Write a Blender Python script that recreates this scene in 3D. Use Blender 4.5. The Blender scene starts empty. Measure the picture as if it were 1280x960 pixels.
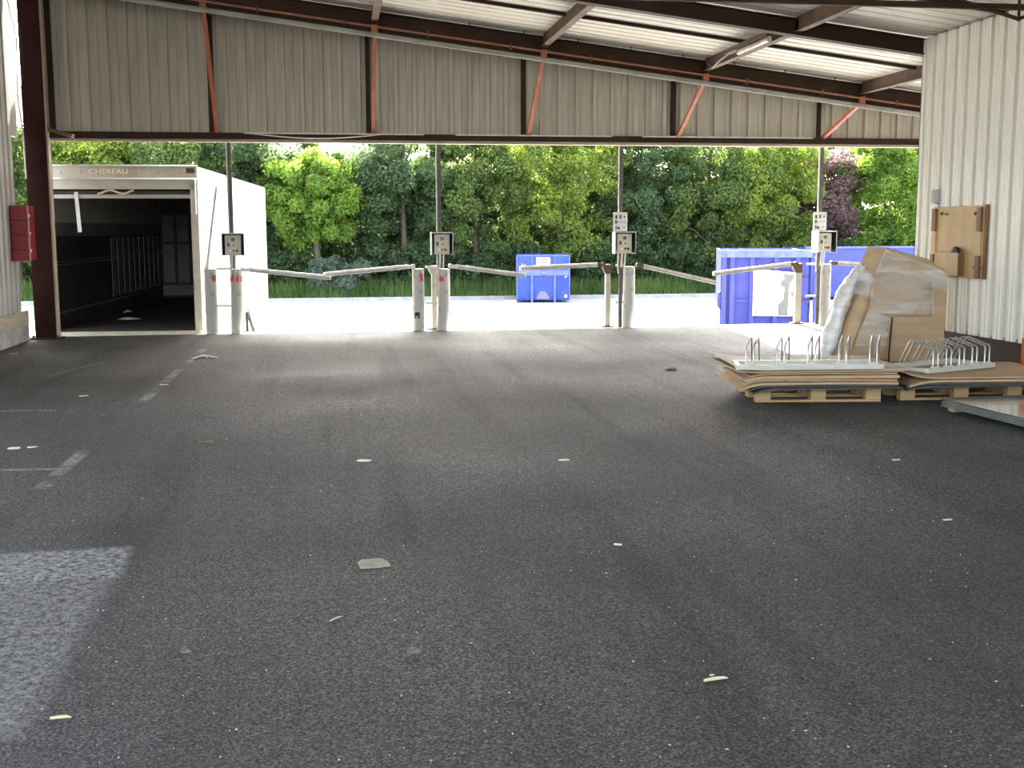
import bpy, math, random
import numpy as np
from mathutils import Matrix, Vector
random.seed(7); rng = np.random.default_rng(7)
R = math.radians
S = bpy.context.scene
COL = S.collection

# ------------------------------------------------------------------ camera
F, CAMH = 1450.0, 1.65
YAW, PITCH, ROLL = R(8.6), math.atan((480 - 285.5) / F), -0.0029
CM = Matrix.Rotation(-YAW, 3, 'Z') @ Matrix.Rotation(math.pi / 2 - PITCH, 3, 'X') @ Matrix.Rotation(ROLL, 3, 'Z')
cd = bpy.data.cameras.new('camera'); cam = bpy.data.objects.new('camera', cd); COL.objects.link(cam)
cam.matrix_world = Matrix.Translation((0, 0, CAMH)) @ CM.to_4x4()
cd.sensor_width = 36; cd.lens = F / 1280 * 36; cd.clip_end = 400; cd.clip_start = .05
S.camera = cam
C0 = Vector((0, 0, CAMH))
def ray(x, y): return CM @ Vector(((x - 640) / F, -(y - 480) / F, -1))
def onz(x, y, z=0.0): d = ray(x, y); return C0 + d * ((z - CAMH) / d.z)
def ony(x, y, Y): d = ray(x, y); return C0 + d * (Y / d.y)
def onx(x, y, X): d = ray(x, y); return C0 + d * (X / d.x)

# ------------------------------------------------------------------ sky, sun, exposure
SUN_EL, SUN_AZ = R(34), R(7.5)            # azimuth measured from +Y towards +X
w = bpy.data.worlds.new('sky'); S.world = w; w.use_nodes = True
nt = w.node_tree; bg = nt.nodes['Background']
sky = nt.nodes.new('ShaderNodeTexSky'); sky.sky_type = 'NISHITA'; sky.sun_disc = False
sky.sun_elevation = SUN_EL; sky.sun_rotation = SUN_AZ; sky.air_density = 1.0; sky.dust_density = 2.5; sky.ozone_density = 1.0
hs = nt.nodes.new('ShaderNodeHueSaturation'); hs.inputs['Saturation'].default_value = .5
nt.links.new(sky.outputs[0], hs.inputs['Color']); nt.links.new(hs.outputs[0], bg.inputs[0]); bg.inputs[1].default_value = 0.46
sd = bpy.data.lights.new('sun', 'SUN'); sd.energy = 9.0; sd.angle = R(.55); sd.color = (1, .93, .82)
sun = bpy.data.objects.new('sun', sd); COL.objects.link(sun)
sdir = Vector((math.sin(SUN_AZ) * math.cos(SUN_EL), math.cos(SUN_AZ) * math.cos(SUN_EL), math.sin(SUN_EL)))
sun.rotation_euler = sdir.to_track_quat('Z', 'Y').to_euler(); sun.location = (0, 40, 40)
S.view_settings.view_transform = 'Standard'; S.view_settings.look = 'None'; S.view_settings.gamma = 1
S.view_settings.use_curve_mapping = False
S.view_settings.exposure = 1.72

# ------------------------------------------------------------------ materials
def new_mat(name):
    m = bpy.data.materials.new(name); m.use_nodes = True
    return m, m.node_tree, m.node_tree.nodes['Principled BSDF']
def mat(name, c1, c2=None, scale=8, rough=.6, metal=0, bump=0, bscale=None, stretch=(1, 1, 1), detail=4, lo=.35, hi=.65, spec=.5):
    m, t, b = new_mat(name); N, L = t.nodes, t.links
    b.inputs['Roughness'].default_value = rough; b.inputs['Metallic'].default_value = metal
    b.inputs['Specular IOR Level'].default_value = spec
    b.inputs['Base Color'].default_value = (*c1, 1)
    if c2 or bump:
        tc = N.new('ShaderNodeTexCoord'); mp = N.new('ShaderNodeMapping'); mp.inputs['Scale'].default_value = stretch
        L.new(tc.outputs['Object'], mp.inputs[0])
    if c2:
        n = N.new('ShaderNodeTexNoise'); n.inputs['Scale'].default_value = scale; n.inputs['Detail'].default_value = detail
        L.new(mp.outputs[0], n.inputs['Vector'])
        r = N.new('ShaderNodeValToRGB'); r.color_ramp.elements[0].position = lo; r.color_ramp.elements[1].position = hi
        r.color_ramp.elements[0].color = (*c1, 1); r.color_ramp.elements[1].color = (*c2, 1)
        L.new(n.outputs['Fac'], r.inputs[0]); L.new(r.outputs[0], b.inputs['Base Color'])
    if bump:
        n2 = N.new('ShaderNodeTexNoise'); n2.inputs['Scale'].default_value = bscale or scale * 4; n2.inputs['Detail'].default_value = 5
        L.new(mp.outputs[0], n2.inputs['Vector'])
        bp = N.new('ShaderNodeBump'); bp.inputs['Strength'].default_value = bump; bp.inputs['Distance'].default_value = .02
        L.new(n2.outputs['Fac'], bp.inputs['Height']); L.new(bp.outputs[0], b.inputs['Normal'])
    return m
def leaf_mat(name, c1, c2, trans=.55):
    m, t, b = new_mat(name); N, L = t.nodes, t.links
    g = N.new('ShaderNodeNewGeometry'); tc = N.new('ShaderNodeTexCoord')
    n = N.new('ShaderNodeTexNoise'); n.inputs['Scale'].default_value = .55; n.inputs['Detail'].default_value = 2
    L.new(tc.outputs['Object'], n.inputs['Vector'])
    a = N.new('ShaderNodeMath'); a.operation = 'MULTIPLY_ADD'; a.inputs[1].default_value = .45
    L.new(g.outputs['Random Per Island'], a.inputs[0]); L.new(n.outputs['Fac'], a.inputs[2])
    r = N.new('ShaderNodeValToRGB'); r.color_ramp.elements[0].position = .45; r.color_ramp.elements[1].position = 1.0
    r.color_ramp.elements[0].color = (*c1, 1); r.color_ramp.elements[1].color = (*c2, 1)
    L.new(a.outputs[0], r.inputs[0])
    L.new(r.outputs[0], b.inputs['Base Color']); b.inputs['Roughness'].default_value = .55
    b.inputs['Specular IOR Level'].default_value = .25
    tr = N.new('ShaderNodeBsdfTranslucent'); mx = N.new('ShaderNodeMixShader'); mx.inputs[0].default_value = trans
    h = N.new('ShaderNodeHueSaturation'); h.inputs['Value'].default_value = 2.0; h.inputs['Saturation'].default_value = 1.1; h.inputs['Hue'].default_value = .485
    L.new(r.outputs[0], h.inputs['Color']); L.new(h.outputs[0], tr.inputs[0])
    L.new(b.outputs[0], mx.inputs[1]); L.new(tr.outputs[0], mx.inputs[2])
    L.new(mx.outputs[0], N['Material Output'].inputs[0])
    return m
M = {}
M['fascia'] = mat('weathered grey cladding', (.42, .39, .325), (.58, .545, .465), 5, .75, 0, 0, 30, (3, 3, .25), 5, .25, .8, spec=.3)
M['cream'] = mat('cream cladding', (.72, .69, .60), (.78, .75, .66), 4, .5, 0, 0, 20, (3, 3, .3))
M['leftclad'] = mat('pale grey cladding', (.42, .41, .40), (.56, .54, .50), 5, .6, 0, .1, 20, (3, 3, .3))
M['ceiling'] = mat('white roof sheet', (.66, .63, .57), (.76, .73, .67), 3, .6, 0, .05, 20, (.3, 3, 3))
M['steel'] = mat('dark brown painted steel', (.026, .013, .007), (.046, .023, .012), 3, .7, 0, .1, 20, spec=.22)
M['oxide'] = mat('red oxide painted steel', (.020, .006, .005), (.036, .012, .009), 2.5, .8, 0, .1, 20, spec=.15)
M['rustbrown'] = mat('rust brown steel', (.075, .042, .024), (.14, .082, .048), 5, .7, 0, .2, 25)
M['redlead'] = mat('red lead strut', (.33, .085, .045), (.42, .13, .07), 6, .6)
M['pinkpipe'] = mat('red lead pipe', (.35, .15, .09), (.28, .11, .07), 6, .6)
M['greypipe'] = mat('grey conduit', (.34, .33, .30), (.24, .23, .21), 4, .6)
M['whiteplastic'] = mat('white plastic', (.7, .69, .65), (.6, .58, .53), 8, .5)
M['concrete'] = mat('pale yard concrete', (.55, .53, .49), (.66, .64, .59), .8, .85, 0, .1, 20)
M['lip'] = mat('dock edge concrete', (.52, .49, .40), (.66, .62, .52), 6, .8, 0, .2, 30)  # pale yellowish tone picked so the dock lip looks sunlit
M['kerb'] = mat('kerb stone', (.28, .28, .27), (.38, .38, .36), 3, .85, 0, .2)
M['soil'] = mat('dark soil', (.025, .03, .014), (.04, .05, .02), 2, 1.0, spec=0)  # plain dark earth of the bank
M['plinth'] = mat('weathered plank', (.36, .31, .25), (.50, .44, .36), 5, .75, 0, .2, 20, (1, .3, 3))
M['plinthgrey'] = mat('grey concrete plinth', (.30, .30, .29), (.45, .44, .42), 6, .8, 0, .2, 20)
M['darkwood'] = mat('dark wet timber', (.035, .024, .016), (.06, .042, .028), 4, .7, 0, .2, 20, (3, .3, 3))
M['bollard'] = mat('scuffed white paint', (.43, .42, .385), (.12, .11, .10), 9, .55, 0, .15, 25, (1, 1, .6), 6, .56, .74)
M['post'] = mat('off white post', (.48, .45, .37), (.26, .21, .14), 8, .55, 0, .1, 25, (1, 1, .6), 6, .56, .8)
M['arm'] = mat('aluminium barrier arm', (.62, .59, .53), (.44, .40, .34), 9, .4, .3)
M['red'] = mat('red reflector', (.65, .03, .03), (.5, .05, .04), 9, .4)
M['hood'] = mat('galvanised hood', (.45, .46, .49), (.34, .34, .36), 6, .45, .4)
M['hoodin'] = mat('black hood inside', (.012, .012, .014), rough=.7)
M['panel'] = mat('beige control panel', (.66, .60, .49), (.56, .50, .40), 7, .6)
M['knob'] = mat('dark knob', (.02, .018, .016), rough=.4)
M['amber'] = mat('brown switch', (.16, .10, .03), rough=.4)
M['whitecap'] = mat('white button', (.85, .83, .8), rough=.4)
M['redcap'] = mat('red button', (.45, .10, .06), rough=.4)
M['signwhite'] = mat('white sign sheet', (.74, .73, .71), (.68, .66, .63), 8, .6)
M['ink'] = mat('dark print', (.05, .05, .06), rough=.7)
M['inkgrey'] = mat('grey markings', (.13, .135, .125), (.16, .155, .14), 8, rough=.7)
M['inkgreen'] = mat('green print', (.10, .32, .16), rough=.7)
M['polegrey'] = mat('dark painted pole', (.085, .075, .07), (.13, .115, .105), 6, .6)
M['truckwhite'] = mat('white truck skin', (.80, .80, .79), (.74, .74, .73), 2, .4)
M['truckframe'] = mat('dull aluminium frame', (.50, .46, .39), (.42, .38, .31), 5, .5, .25)
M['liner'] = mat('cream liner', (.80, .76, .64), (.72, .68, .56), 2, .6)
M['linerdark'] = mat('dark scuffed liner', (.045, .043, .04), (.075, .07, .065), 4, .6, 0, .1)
M['slat'] = mat('grey wall slat', (.30, .29, .28), (.22, .215, .21), 4, .6)
M['deck'] = mat('dark truck deck', (.04, .037, .033), (.07, .065, .058), 4, .65)
M['alu'] = mat('bright aluminium', (.75, .74, .72), rough=.3, metal=.9)
M['yellowtext'] = mat('pale yellow lettering', (.85, .78, .52), rough=.5)
M['rubber'] = mat('black rubber', (.02, .02, .021), rough=.8)
M['blue'] = mat('blue container paint', (.018, .048, .28), (.03, .075, .34), 2, .5, 0, .05, 15)
M['blueviolet'] = mat('faded blue container paint', (.030, .040, .29), (.045, .058, .34), 2, .5, 0, .05, 15)
M['bluelight'] = mat('worn pale blue edge', (.075, .105, .40), (.12, .15, .42), 5, .5)
M['rustpatch'] = mat('rusty worn paint', (.24, .20, .20), (.16, .17, .38), 6, .7)
M['firered'] = mat('fire cabinet red', (.22, .008, .014), (.27, .012, .02), 3, .4)
M['firelight'] = mat('pale red edge', (.62, .30, .26), rough=.5)
M['card'] = mat('corrugated cardboard', (.40, .275, .16), (.48, .34, .205), 5, .8, 0, .05, 20, (.5, .5, 2))
M['cardpale'] = mat('pale cardboard', (.52, .44, .34), (.58, .50, .40), 5, .8, 0, .05, 20)
M['carddark'] = mat('cardboard edge', (.30, .20, .11), (.38, .26, .15), 9, .85, 0, .1, 30)
M['darksheet'] = mat('dark grey sheet', (.03, .034, .034), (.05, .054, .052), 5, .4)
M['pallet'] = mat('pine pallet wood', (.36, .235, .105), (.46, .32, .16), 4, .75, 0, .15, 15, (.4, 4, 4))
M['chrome'] = mat('galvanised tube', (.60, .60, .60), (.45, .45, .45), 12, .3, .85)
M['rackwhite'] = mat('pale rack rail', (.62, .61, .55), (.54, .52, .46), 6, .5)
M['ply'] = mat('plywood', (.42, .27, .12), (.50, .34, .17), 5, .6, 0, .05, 15, (3, 1, .4))
M['batten'] = mat('brown batten', (.14, .065, .025), (.20, .10, .04), 4, .6, 0, .1, 15, (3, 1, .4))
M['orange'] = mat('orange painted post', (.48, .12, .03), (.36, .08, .02), 4, .55)
M['mirror'] = mat('glossy metal sheet', (.62, .62, .60), (.55, .55, .53), 3, .12, .85)
M['edgegrey'] = mat('grey sheet edge', (.16, .17, .16), (.24, .25, .24), 9, .45, .4)
M['scrap'] = mat('scrap paper', (.70, .69, .66), (.55, .54, .50), 30, .8)
M['scrapcard'] = mat('scrap card', (.24, .225, .18), (.31, .29, .24), 20, .85)
M['splinter'] = mat('wood splinter', (.55, .47, .30), (.66, .58, .40), 30, .8)
M['deadleaf'] = mat('dry leaf', (.10, .075, .05), (.18, .15, .11), 40, .85)
M['bark'] = mat('bark', (.05, .04, .03), (.10, .08, .06), 6, .9, 0, .4, 20, (2, 2, .5))
M['leaf_dark'] = leaf_mat('dark green leaves', (0.052, 0.088, 0.045), (0.095, 0.15, 0.06))
M['leaf_mid'] = leaf_mat('green leaves', (0.075, 0.115, 0.042), (0.15, 0.21, 0.062))
M['leaf_light'] = leaf_mat('light green leaves', (0.095, 0.17, 0.035), (0.19, 0.29, 0.055))
M['leaf_sunlit'] = leaf_mat('sunlit green leaves', (.085, .135, .042), (.24, .31, .06))  # yellow-green end of the range stands for sunlit highlights on green leaves
M['leaf_purple'] = leaf_mat('purple brown leaves', (0.12, 0.08, 0.08), (0.26, 0.19, 0.18))
M['leaf_silver'] = leaf_mat('silver green leaves', (.09, .13, .09), (.17, .22, .17))
M['grass'] = leaf_mat('grass blades', (.055, .10, .028), (.15, .22, .06), .45)
M['tube'] = mat('dusty lamp tube', (.66, .62, .52), (.40, .34, .24), 14, .4)

# translucent stretch film
m, t, b = new_mat('stretch film'); N, L = t.nodes, t.links
b.inputs['Base Color'].default_value = (.86, .86, .87, 1); b.inputs['Roughness'].default_value = .22
tc = N.new('ShaderNodeTexCoord'); mp = N.new('ShaderNodeMapping'); mp.inputs['Scale'].default_value = (.7, 1, 4.2); mp.inputs['Rotation'].default_value = (0, .28, 0)
L.new(tc.outputs['Object'], mp.inputs[0])
n = N.new('ShaderNodeTexNoise'); n.inputs['Scale'].default_value = 2.6; n.inputs['Detail'].default_value = 4; L.new(mp.outputs[0], n.inputs[0])
r = N.new('ShaderNodeValToRGB'); r.color_ramp.elements[0].position = .36; r.color_ramp.elements[1].position = .66
r.color_ramp.elements[0].color = (.12, .12, .12, 1); r.color_ramp.elements[1].color = (.46, .46, .46, 1)  # whiter opacity streaks stand for highlights on the film
L.new(n.outputs[0], r.inputs[0]); L.new(r.outputs[0], b.inputs['Alpha'])
bp = N.new('ShaderNodeBump'); bp.inputs['Strength'].default_value = .6; bp.inputs['Distance'].default_value = .03
L.new(n.outputs[0], bp.inputs['Height']); L.new(bp.outputs[0], b.inputs['Normal'])
M['film'] = m
M['filmdense'] = mat('crumpled stretch film', (.58, .56, .52), (.80, .80, .80), 5, .22, 0, .6, 9, (1, 1, 3))

# asphalt floor with worn paint
m, t, b = new_mat('dock asphalt'); N, L = t.nodes, t.links
tc = N.new('ShaderNodeTexCoord'); P = tc.outputs['Object']
def noise(sc, det=4, vec=P, rough=.5):
    n = N.new('ShaderNodeTexNoise'); n.inputs['Scale'].default_value = sc; n.inputs['Detail'].default_value = det
    n.inputs['Roughness'].default_value = rough; L.new(vec, n.inputs['Vector']); return n.outputs['Fac']
def ramp(v, p0, p1, c0=(0, 0, 0), c1=(1, 1, 1)):
    r = N.new('ShaderNodeValToRGB'); e = r.color_ramp.elements
    e[0].position = p0; e[1].position = p1; e[0].color = (*c0, 1); e[1].color = (*c1, 1); L.new(v, r.inputs[0]); return r.outputs[0]
def mth(op, a, bb=None, clamp=False):
    n = N.new('ShaderNodeMath'); n.operation = op; n.use_clamp = clamp
    for i, v in enumerate((a, bb)):
        if v is None: continue
        if isinstance(v, (int, float)): n.inputs[i].default_value = v
        else: L.new(v, n.inputs[i])
    return n.outputs[0]
def mixc(f, a, bb):
    n = N.new('ShaderNodeMix'); n.data_type = 'RGBA'
    for s, v in ((n.inputs[0], f), (n.inputs[6], a), (n.inputs[7], bb)):
        if isinstance(v, tuple): s.default_value = (*v, 1)
        elif isinstance(v, (int, float)): s.default_value = v
        else: L.new(v, s)
    return n.outputs[2]
sp = N.new('ShaderNodeSeparateXYZ'); L.new(P, sp.inputs[0]); PX, PY = sp.outputs[0], sp.outputs[1]
base = mixc(ramp(noise(.55, 4), .35, .7), (.052, .051, .049), (.072, .071, .068))
vc = N.new('ShaderNodeTexVoronoi'); vc.inputs['Scale'].default_value = 120; L.new(P, vc.inputs['Vector'])
vs_ = N.new('ShaderNodeSeparateColor'); L.new(vc.outputs['Color'], vs_.inputs[0])
base = mixc(ramp(vs_.outputs[0], .72, 1.0), base, (.15, .149, .144))
base = mixc(ramp(vs_.outputs[1], .6, 1.0), base, (.03, .03, .029))
grain = noise(95, 3, P, .7)
base = mixc(ramp(grain, .52, .78), base, (.17, .168, .16))
base = mixc(ramp(noise(160, 2), .25, .48, (1, 1, 1), (0, 0, 0)), base, (.028, .028, .027))
# tyre wear: long soft streaks
mp = N.new('ShaderNodeMapping'); mp.inputs['Scale'].default_value = (1.6, .10, 1); mp.inputs['Rotation'].default_value = (0, 0, R(-16)); L.new(P, mp.inputs[0])
base = mixc(mth('MULTIPLY', ramp(noise(1.5, 3, mp.outputs[0]), .52, .66), .5), base, (.028, .028, .027))
def boxmask(cx, cy, hx, hy, soft=.02):
    ax = mth('SUBTRACT', hx, mth('ABSOLUTE', mth('SUBTRACT', PX, cx))); ay = mth('SUBTRACT', hy, mth('ABSOLUTE', mth('SUBTRACT', PY, cy)))
    return mth('MULTIPLY', mth('DIVIDE', mth('MINIMUM', ax, ay), soft, True), 1.0, True)
def linemask(p, q, wd, soft=.03):
    p = Vector(p[:2]); q = Vector(q[:2]); d = (q - p).normalized(); ln = (q - p).length
    u = mth('ADD', mth('MULTIPLY', mth('SUBTRACT', PX, p.x), d.x), mth('MULTIPLY', mth('SUBTRACT', PY, p.y), d.y))
    v = mth('ADD', mth('MULTIPLY', mth('SUBTRACT', PX, p.x), -d.y), mth('MULTIPLY', mth('SUBTRACT', PY, p.y), d.x))
    a = mth('SUBTRACT', ln / 2, mth('ABSOLUTE', mth('SUBTRACT', u, ln / 2))); c = mth('SUBTRACT', wd / 2, mth('ABSOLUTE', v))
    return mth('DIVIDE', mth('MINIMUM', a, c), soft, True)
wear1 = ramp(noise(26, 5, P, .75), .40, .60); wear2 = ramp(noise(2.3, 3), .42, .62)
a0 = onz(165, 701); a1 = onz(52, 960)
pw = mth('MULTIPLY', linemask(Vector((a0.x - 1.5, a0.y - .10)), Vector((a0.x, a0.y)), .62, .06), mth('MULTIPLY', wear1, .95))
e0, e1 = onz(165, 701), onz(40, 930)
pw2 = linemask((e0.x - .5, e0.y), (e1.x - .5, e1.y), 1.0, .10)
pw = mth('MAXIMUM', mth('MULTIPLY', pw, 1.0), mth('MULTIPLY', pw2, mth('MULTIPLY', wear1, .62)))
ln = linemask(onz(262, 430), onz(49, 612), .13); wear3 = mth('MULTIPLY', ramp(noise(1.3, 3), .45, .60), ramp(noise(22, 4, P, .7), .36, .56))
pw = mth('MAXIMUM', pw, mth('MULTIPLY', ln, mth('MULTIPLY', wear3, .8)))
for p, q, wd in (((-30, 514), (72, 513), .10), ((-30, 588), (92, 586), .10), ((60, 470), (130, 452), .06)):
    pw = mth('MAXIMUM', pw, mth('MULTIPLY', linemask(onz(*p), onz(*q), wd), mth('MULTIPLY', wear1, .75)))
base = mixc(pw, base, (.30, .31, .31))
# crack lines near the ramp
cr = linemask(onz(795, 418), onz(860, 446), .05, .02)
base = mixc(mth('MULTIPLY', cr, .6), base, (.02, .02, .02))
L.new(base, b.inputs['Base Color'])
v2 = N.new('ShaderNodeTexVoronoi'); v2.inputs['Scale'].default_value = 125; L.new(P, v2.inputs['Vector'])
v2s = N.new('ShaderNodeSeparateColor'); L.new(v2.outputs['Color'], v2s.inputs[0])
pol = mth('MULTIPLY', ramp(v2s.outputs[0], .5, .8), ramp(noise(.35, 3), .25, .7))
L.new(mth('MULTIPLY_ADD', pol, .50), b.inputs['Specular IOR Level']); b.inputs['Specular IOR Level'].links[0].from_node.inputs[2].default_value = .10
L.new(mixc(pol, (.82, .82, .82), (.48, .48, .48)), b.inputs['Roughness'])
bp = N.new('ShaderNodeBump'); bp.inputs['Strength'].default_value = .9; bp.inputs['Distance'].default_value = .010
vor = N.new('ShaderNodeTexVoronoi'); vor.inputs['Scale'].default_value = 55; L.new(P, vor.inputs['Vector'])
L.new(mth('ADD', mth('MULTIPLY', vor.outputs['Distance'], .8), mth('ADD', noise(70, 4, P, .8), mth('MULTIPLY', noise(7, 3), 1.0))), bp.inputs['Height']); L.new(bp.outputs[0], b.inputs['Normal'])
M['asphalt'] = m

# ------------------------------------------------------------------ mesh helpers
class MB:
    def __init__(s): s.v = []; s.f = []; s.sm = []
    def add(s, vs, fs, smooth=False):
        o = len(s.v); s.v += [tuple(v) for v in vs]
        for f in fs: s.f.append(tuple(i + o for i in f)); s.sm.append(smooth)
        return s
    def box(s, x0, x1, y0, y1, z0, z1, bev=0):
        if x0 > x1: x0, x1 = x1, x0
        if y0 > y1: y0, y1 = y1, y0
        if z0 > z1: z0, z1 = z1, z0
        vs = [(x, y, z) for z in (z0, z1) for y in (y0, y1) for x in (x0, x1)]
        return s.add(vs, [(0, 2, 3, 1), (4, 5, 7, 6), (0, 1, 5, 4), (2, 6, 7, 3), (0, 4, 6, 2), (1, 3, 7, 5)])
    def bar(s, p, q, w, h, up=(0, 0, 1)):
        p, q = Vector(p), Vector(q); d = (q - p).normalized(); u = Vector(up)
        if abs(d.dot(u)) > .98: u = Vector((0, 1, 0))
        a = d.cross(u).normalized() * w / 2; c = a.cross(d).normalized() * h / 2
        vs = [e + i * a + j * c for e in (p, q) for i, j in ((-1, -1), (1, -1), (1, 1), (-1, 1))]
        return s.add(vs, [(0, 1, 2, 3), (7, 6, 5, 4), (0, 4, 5, 1), (1, 5, 6, 2), (2, 6, 7, 3), (3, 7, 4, 0)])
    def tube(s, pts, r, n=8, r2=None, cap=True):
        pts = [Vector(p) for p in pts]; k = len(pts); rings = []
        rad = r if isinstance(r, (list, tuple)) else [r + ((r2 if r2 is not None else r) - r) * i / max(1, k - 1) for i in range(k)]
        d0 = (pts[1] - pts[0]).normalized(); ref = Vector((0, 0, 1)) if abs(d0.z) < .9 else Vector((1, 0, 0))
        vs = []
        for i, p in enumerate(pts):
            d = (pts[min(i + 1, k - 1)] - pts[max(i - 1, 0)]).normalized()
            a = d.cross(ref)
            a = a.normalized() if a.length > 1e-4 else d.orthogonal().normalized()
            c = d.cross(a).normalized()
            for j in range(n):
                th = 2 * math.pi * j / n; vs.append(p + (a * math.cos(th) + c * math.sin(th)) * rad[i])
        fs = [(i * n + j, i * n + (j + 1) % n, (i + 1) * n + (j + 1) % n, (i + 1) * n + j) for i in range(k - 1) for j in range(n)]
        s.add(vs, fs, True)
        if cap: s.add([vs[j] for j in range(n)], [tuple(range(n))[::-1]]); s.add(vs[-n:], [tuple(range(n))])
        return s
    def prism(s, poly, a, b, axis='y'):
        n = len(poly)
        def P3(u, v, w): return {'y': (u, w, v), 'x': (w, u, v), 'z': (u, v, w)}[axis]
        vs = [P3(u, v, a) for u, v in poly] + [P3(u, v, b) for u, v in poly]
        fs = [tuple(range(n)), tuple(range(2 * n - 1, n - 1, -1))] + [(i, i + n, (i + 1) % n + n, (i + 1) % n) for i in range(n)]
        return s.add(vs, fs)
    def strip(s, prof, fn0, fn1, flip=False):   # profile (u,d) swept between two end functions
        n = len(prof); vs = [fn0(u, d) for u, d in prof] + [fn1(u, d) for u, d in prof]
        fs = [(i, i + 1, n + i + 1, n + i) for i in range(n - 1)]
        if flip: fs = [f[::-1] for f in fs]
        return s.add(vs, fs)
    def mesh(s, name, m):
        me = bpy.data.meshes.new(name); me.from_pydata(s.v, [], s.f)
        me.polygons.foreach_set('use_smooth', s.sm); me.materials.append(m if not isinstance(m, str) else M[m]); me.update()
        return me
def obj(name, mb, m=None, parent=None, loc=None):
    me = mb if isinstance(mb, bpy.types.Mesh) else mb.mesh(name, m)
    o = bpy.data.objects.new(name, me); COL.objects.link(o)
    if parent: o.parent = parent
    if loc is not None: o.location = loc
    return o
def fixn(o):
    import bmesh
    bm = bmesh.new(); bm.from_mesh(o.data); bmesh.ops.recalc_face_normals(bm, faces=bm.faces); bm.to_mesh(o.data); bm.free(); return o
def bevel(o, w=.006, seg=2):
    md = o.modifiers.new('bevel', 'BEVEL'); md.width = w; md.segments = seg; md.limit_method = 'ANGLE'; md.angle_limit = R(40); return o
def tag(o, label, cat, group=None):
    o['label'] = label; o['category'] = cat
    if group: o['group'] = group
    return o
def struct(o, label=None, cat=None):
    o['kind'] = 'structure'
    if label: o['label'] = label
    if cat: o['category'] = cat
    return o
def thing(name, loc, label, cat, group=None, rz=0):
    o = bpy.data.objects.new(name, None); COL.objects.link(o); o.location = loc; o.rotation_euler = (0, 0, rz); o.empty_display_size = .2
    return tag(o, label, cat, group)
def copy_tree(o, parent=None):
    c = o.copy(); COL.objects.link(c)
    if parent: c.parent = parent
    for ch in [x for x in bpy.data.objects if x.parent == o]: copy_tree(ch, c)
    return c
def shade_bar(o): return bevel(o, .004, 1)

# ------------------------------------------------------------------ key sizes
YD = 18.85                    # dock edge
YF = 18.70                    # hanging front wall
XL, XR = -4.61, 7.20          # left and right wall planes
YC = 13.70                    # front corner of right wall
YARD = -1.30
BACK = -3.0
def zc(x): return 4.585 - .1217 * x          # conduit line on the rafters
def zroof(x): return zc(x) + .26

# ------------------------------------------------------------------ floor, yard
fl = struct(obj('floor', MB().box(-9, 14, -16, YD, -.35, 0), 'asphalt'), 'dark worn asphalt floor of the loading dock', 'floor')
lip = obj('edge_lip', MB().box(-9, 14, YD, YD + .35, -.36, -.004), 'lip', fl)
obj('dock_face', MB().box(-9, 14, YD - .6, YD + .33, YARD, -.35), 'kerb', fl)
yard = struct(obj('yard_ground', MB().box(-45, 75, YD + .33, 48.0, YARD - .3, YARD), 'concrete'), 'bright pale concrete yard below the dock', 'yard')
struct(obj('bounce_ground', MB().box(-45, -9, -60, YD + .3, -.4, -.02).box(-9, 40, -60, -16, -.4, -.02), 'concrete'), 'unseen pale ground added beside and behind the hall to bounce daylight', 'ground')  # out of view, added to bounce daylight into the hall
kb = MB().box(-45, 75, 48.0, 48.22, YARD - .1, YARD + .16)
struct(obj('trim_1', kb, 'kerb'), 'grey stone kerb along the far side of the yard', 'kerb')
ve = MB()
xs = np.linspace(-45, 75, 61); prof = [(48.22, YARD + .12), (49.2, YARD + .22), (51, YARD + .55), (54, YARD + .9), (60, YARD + 3.3), (75, YARD + 4.2)]
vv = [(x, y, z + random.uniform(-.05, .05)) for y, z in prof for x in xs]; n = len(xs)
ve.add(vv, [(i * n + j, i * n + j + 1, (i + 1) * n + j + 1, (i + 1) * n + j) for i in range(len(prof) - 1) for j in range(n - 1)], True)
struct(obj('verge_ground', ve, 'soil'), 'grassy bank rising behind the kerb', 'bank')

# ------------------------------------------------------------------ front hanging wall
FX0, FX1 = -4.25, 12.0
wf = struct(obj('wall_front', MB().prism([(FX0, 3.10), (FX1, 3.10), (FX1, zroof(FX1) - .02), (FX0, zroof(FX0) - .02)], YF + .06, YF + .10), 'fascia'),
            'weathered grey ribbed cladding hanging above the dock opening', 'wall')
pw_ = .29; x = FX0
while x < FX1 - .01:
    x1 = min(x + pw_, FX1)
    prof = [(x, .0), (x + .004, .06), (x + .060, .06), (x + .070, 0), (x1 - .10, 0), (x1 - .095, .008), (x1 - .085, 0), (x1, 0)]
    mb = MB().strip(prof, lambda u, d: (u, YF + .05 - d, 3.11), lambda u, d: (u, YF + .05 - d, zroof(u) - .02))
    obj('cladding_panel', mb, 'fascia', wf); x += pw_
li = obj('lintel_beam', MB().box(FX0, FX1, YF - .10, YF + .06, 3.02, 3.12), 'steel', wf)
obj('lintel_edge', MB().box(FX0, FX1, YF + .02, YF + .14, 2.985, 3.02), 'cardpale', wf)
SX = [-1.75, .63, 3.09, 5.56, 8.05]
for X in [-4.1] + SX: obj('hanger_post', MB().box(X - .10, X - .03, YF - .04, YF + .05, 3.12, zroof(X) - .03), 'steel', wf)
# pale conduit strips on the lintel
for a, c in ((-1.35, 1.42), (1.92, 4.45), (4.95, 7.85)):
    obj('conduit_strip', MB().bar((a, YF - .115, 3.115), (c, YF - .115, 3.115), .02, .022), 'whiteplastic', wf)
cab = [(-1.30 + 2.1 * i / 14, YF - .14, 3.115 - .075 * math.sin(math.pi * i / 14)) for i in range(15)]
tag(obj('slack_cable', MB().tube(cab, .011, 6), 'whiteplastic'), 'slack white cable drooping along the lintel beside the first red strut', 'cable')

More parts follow.
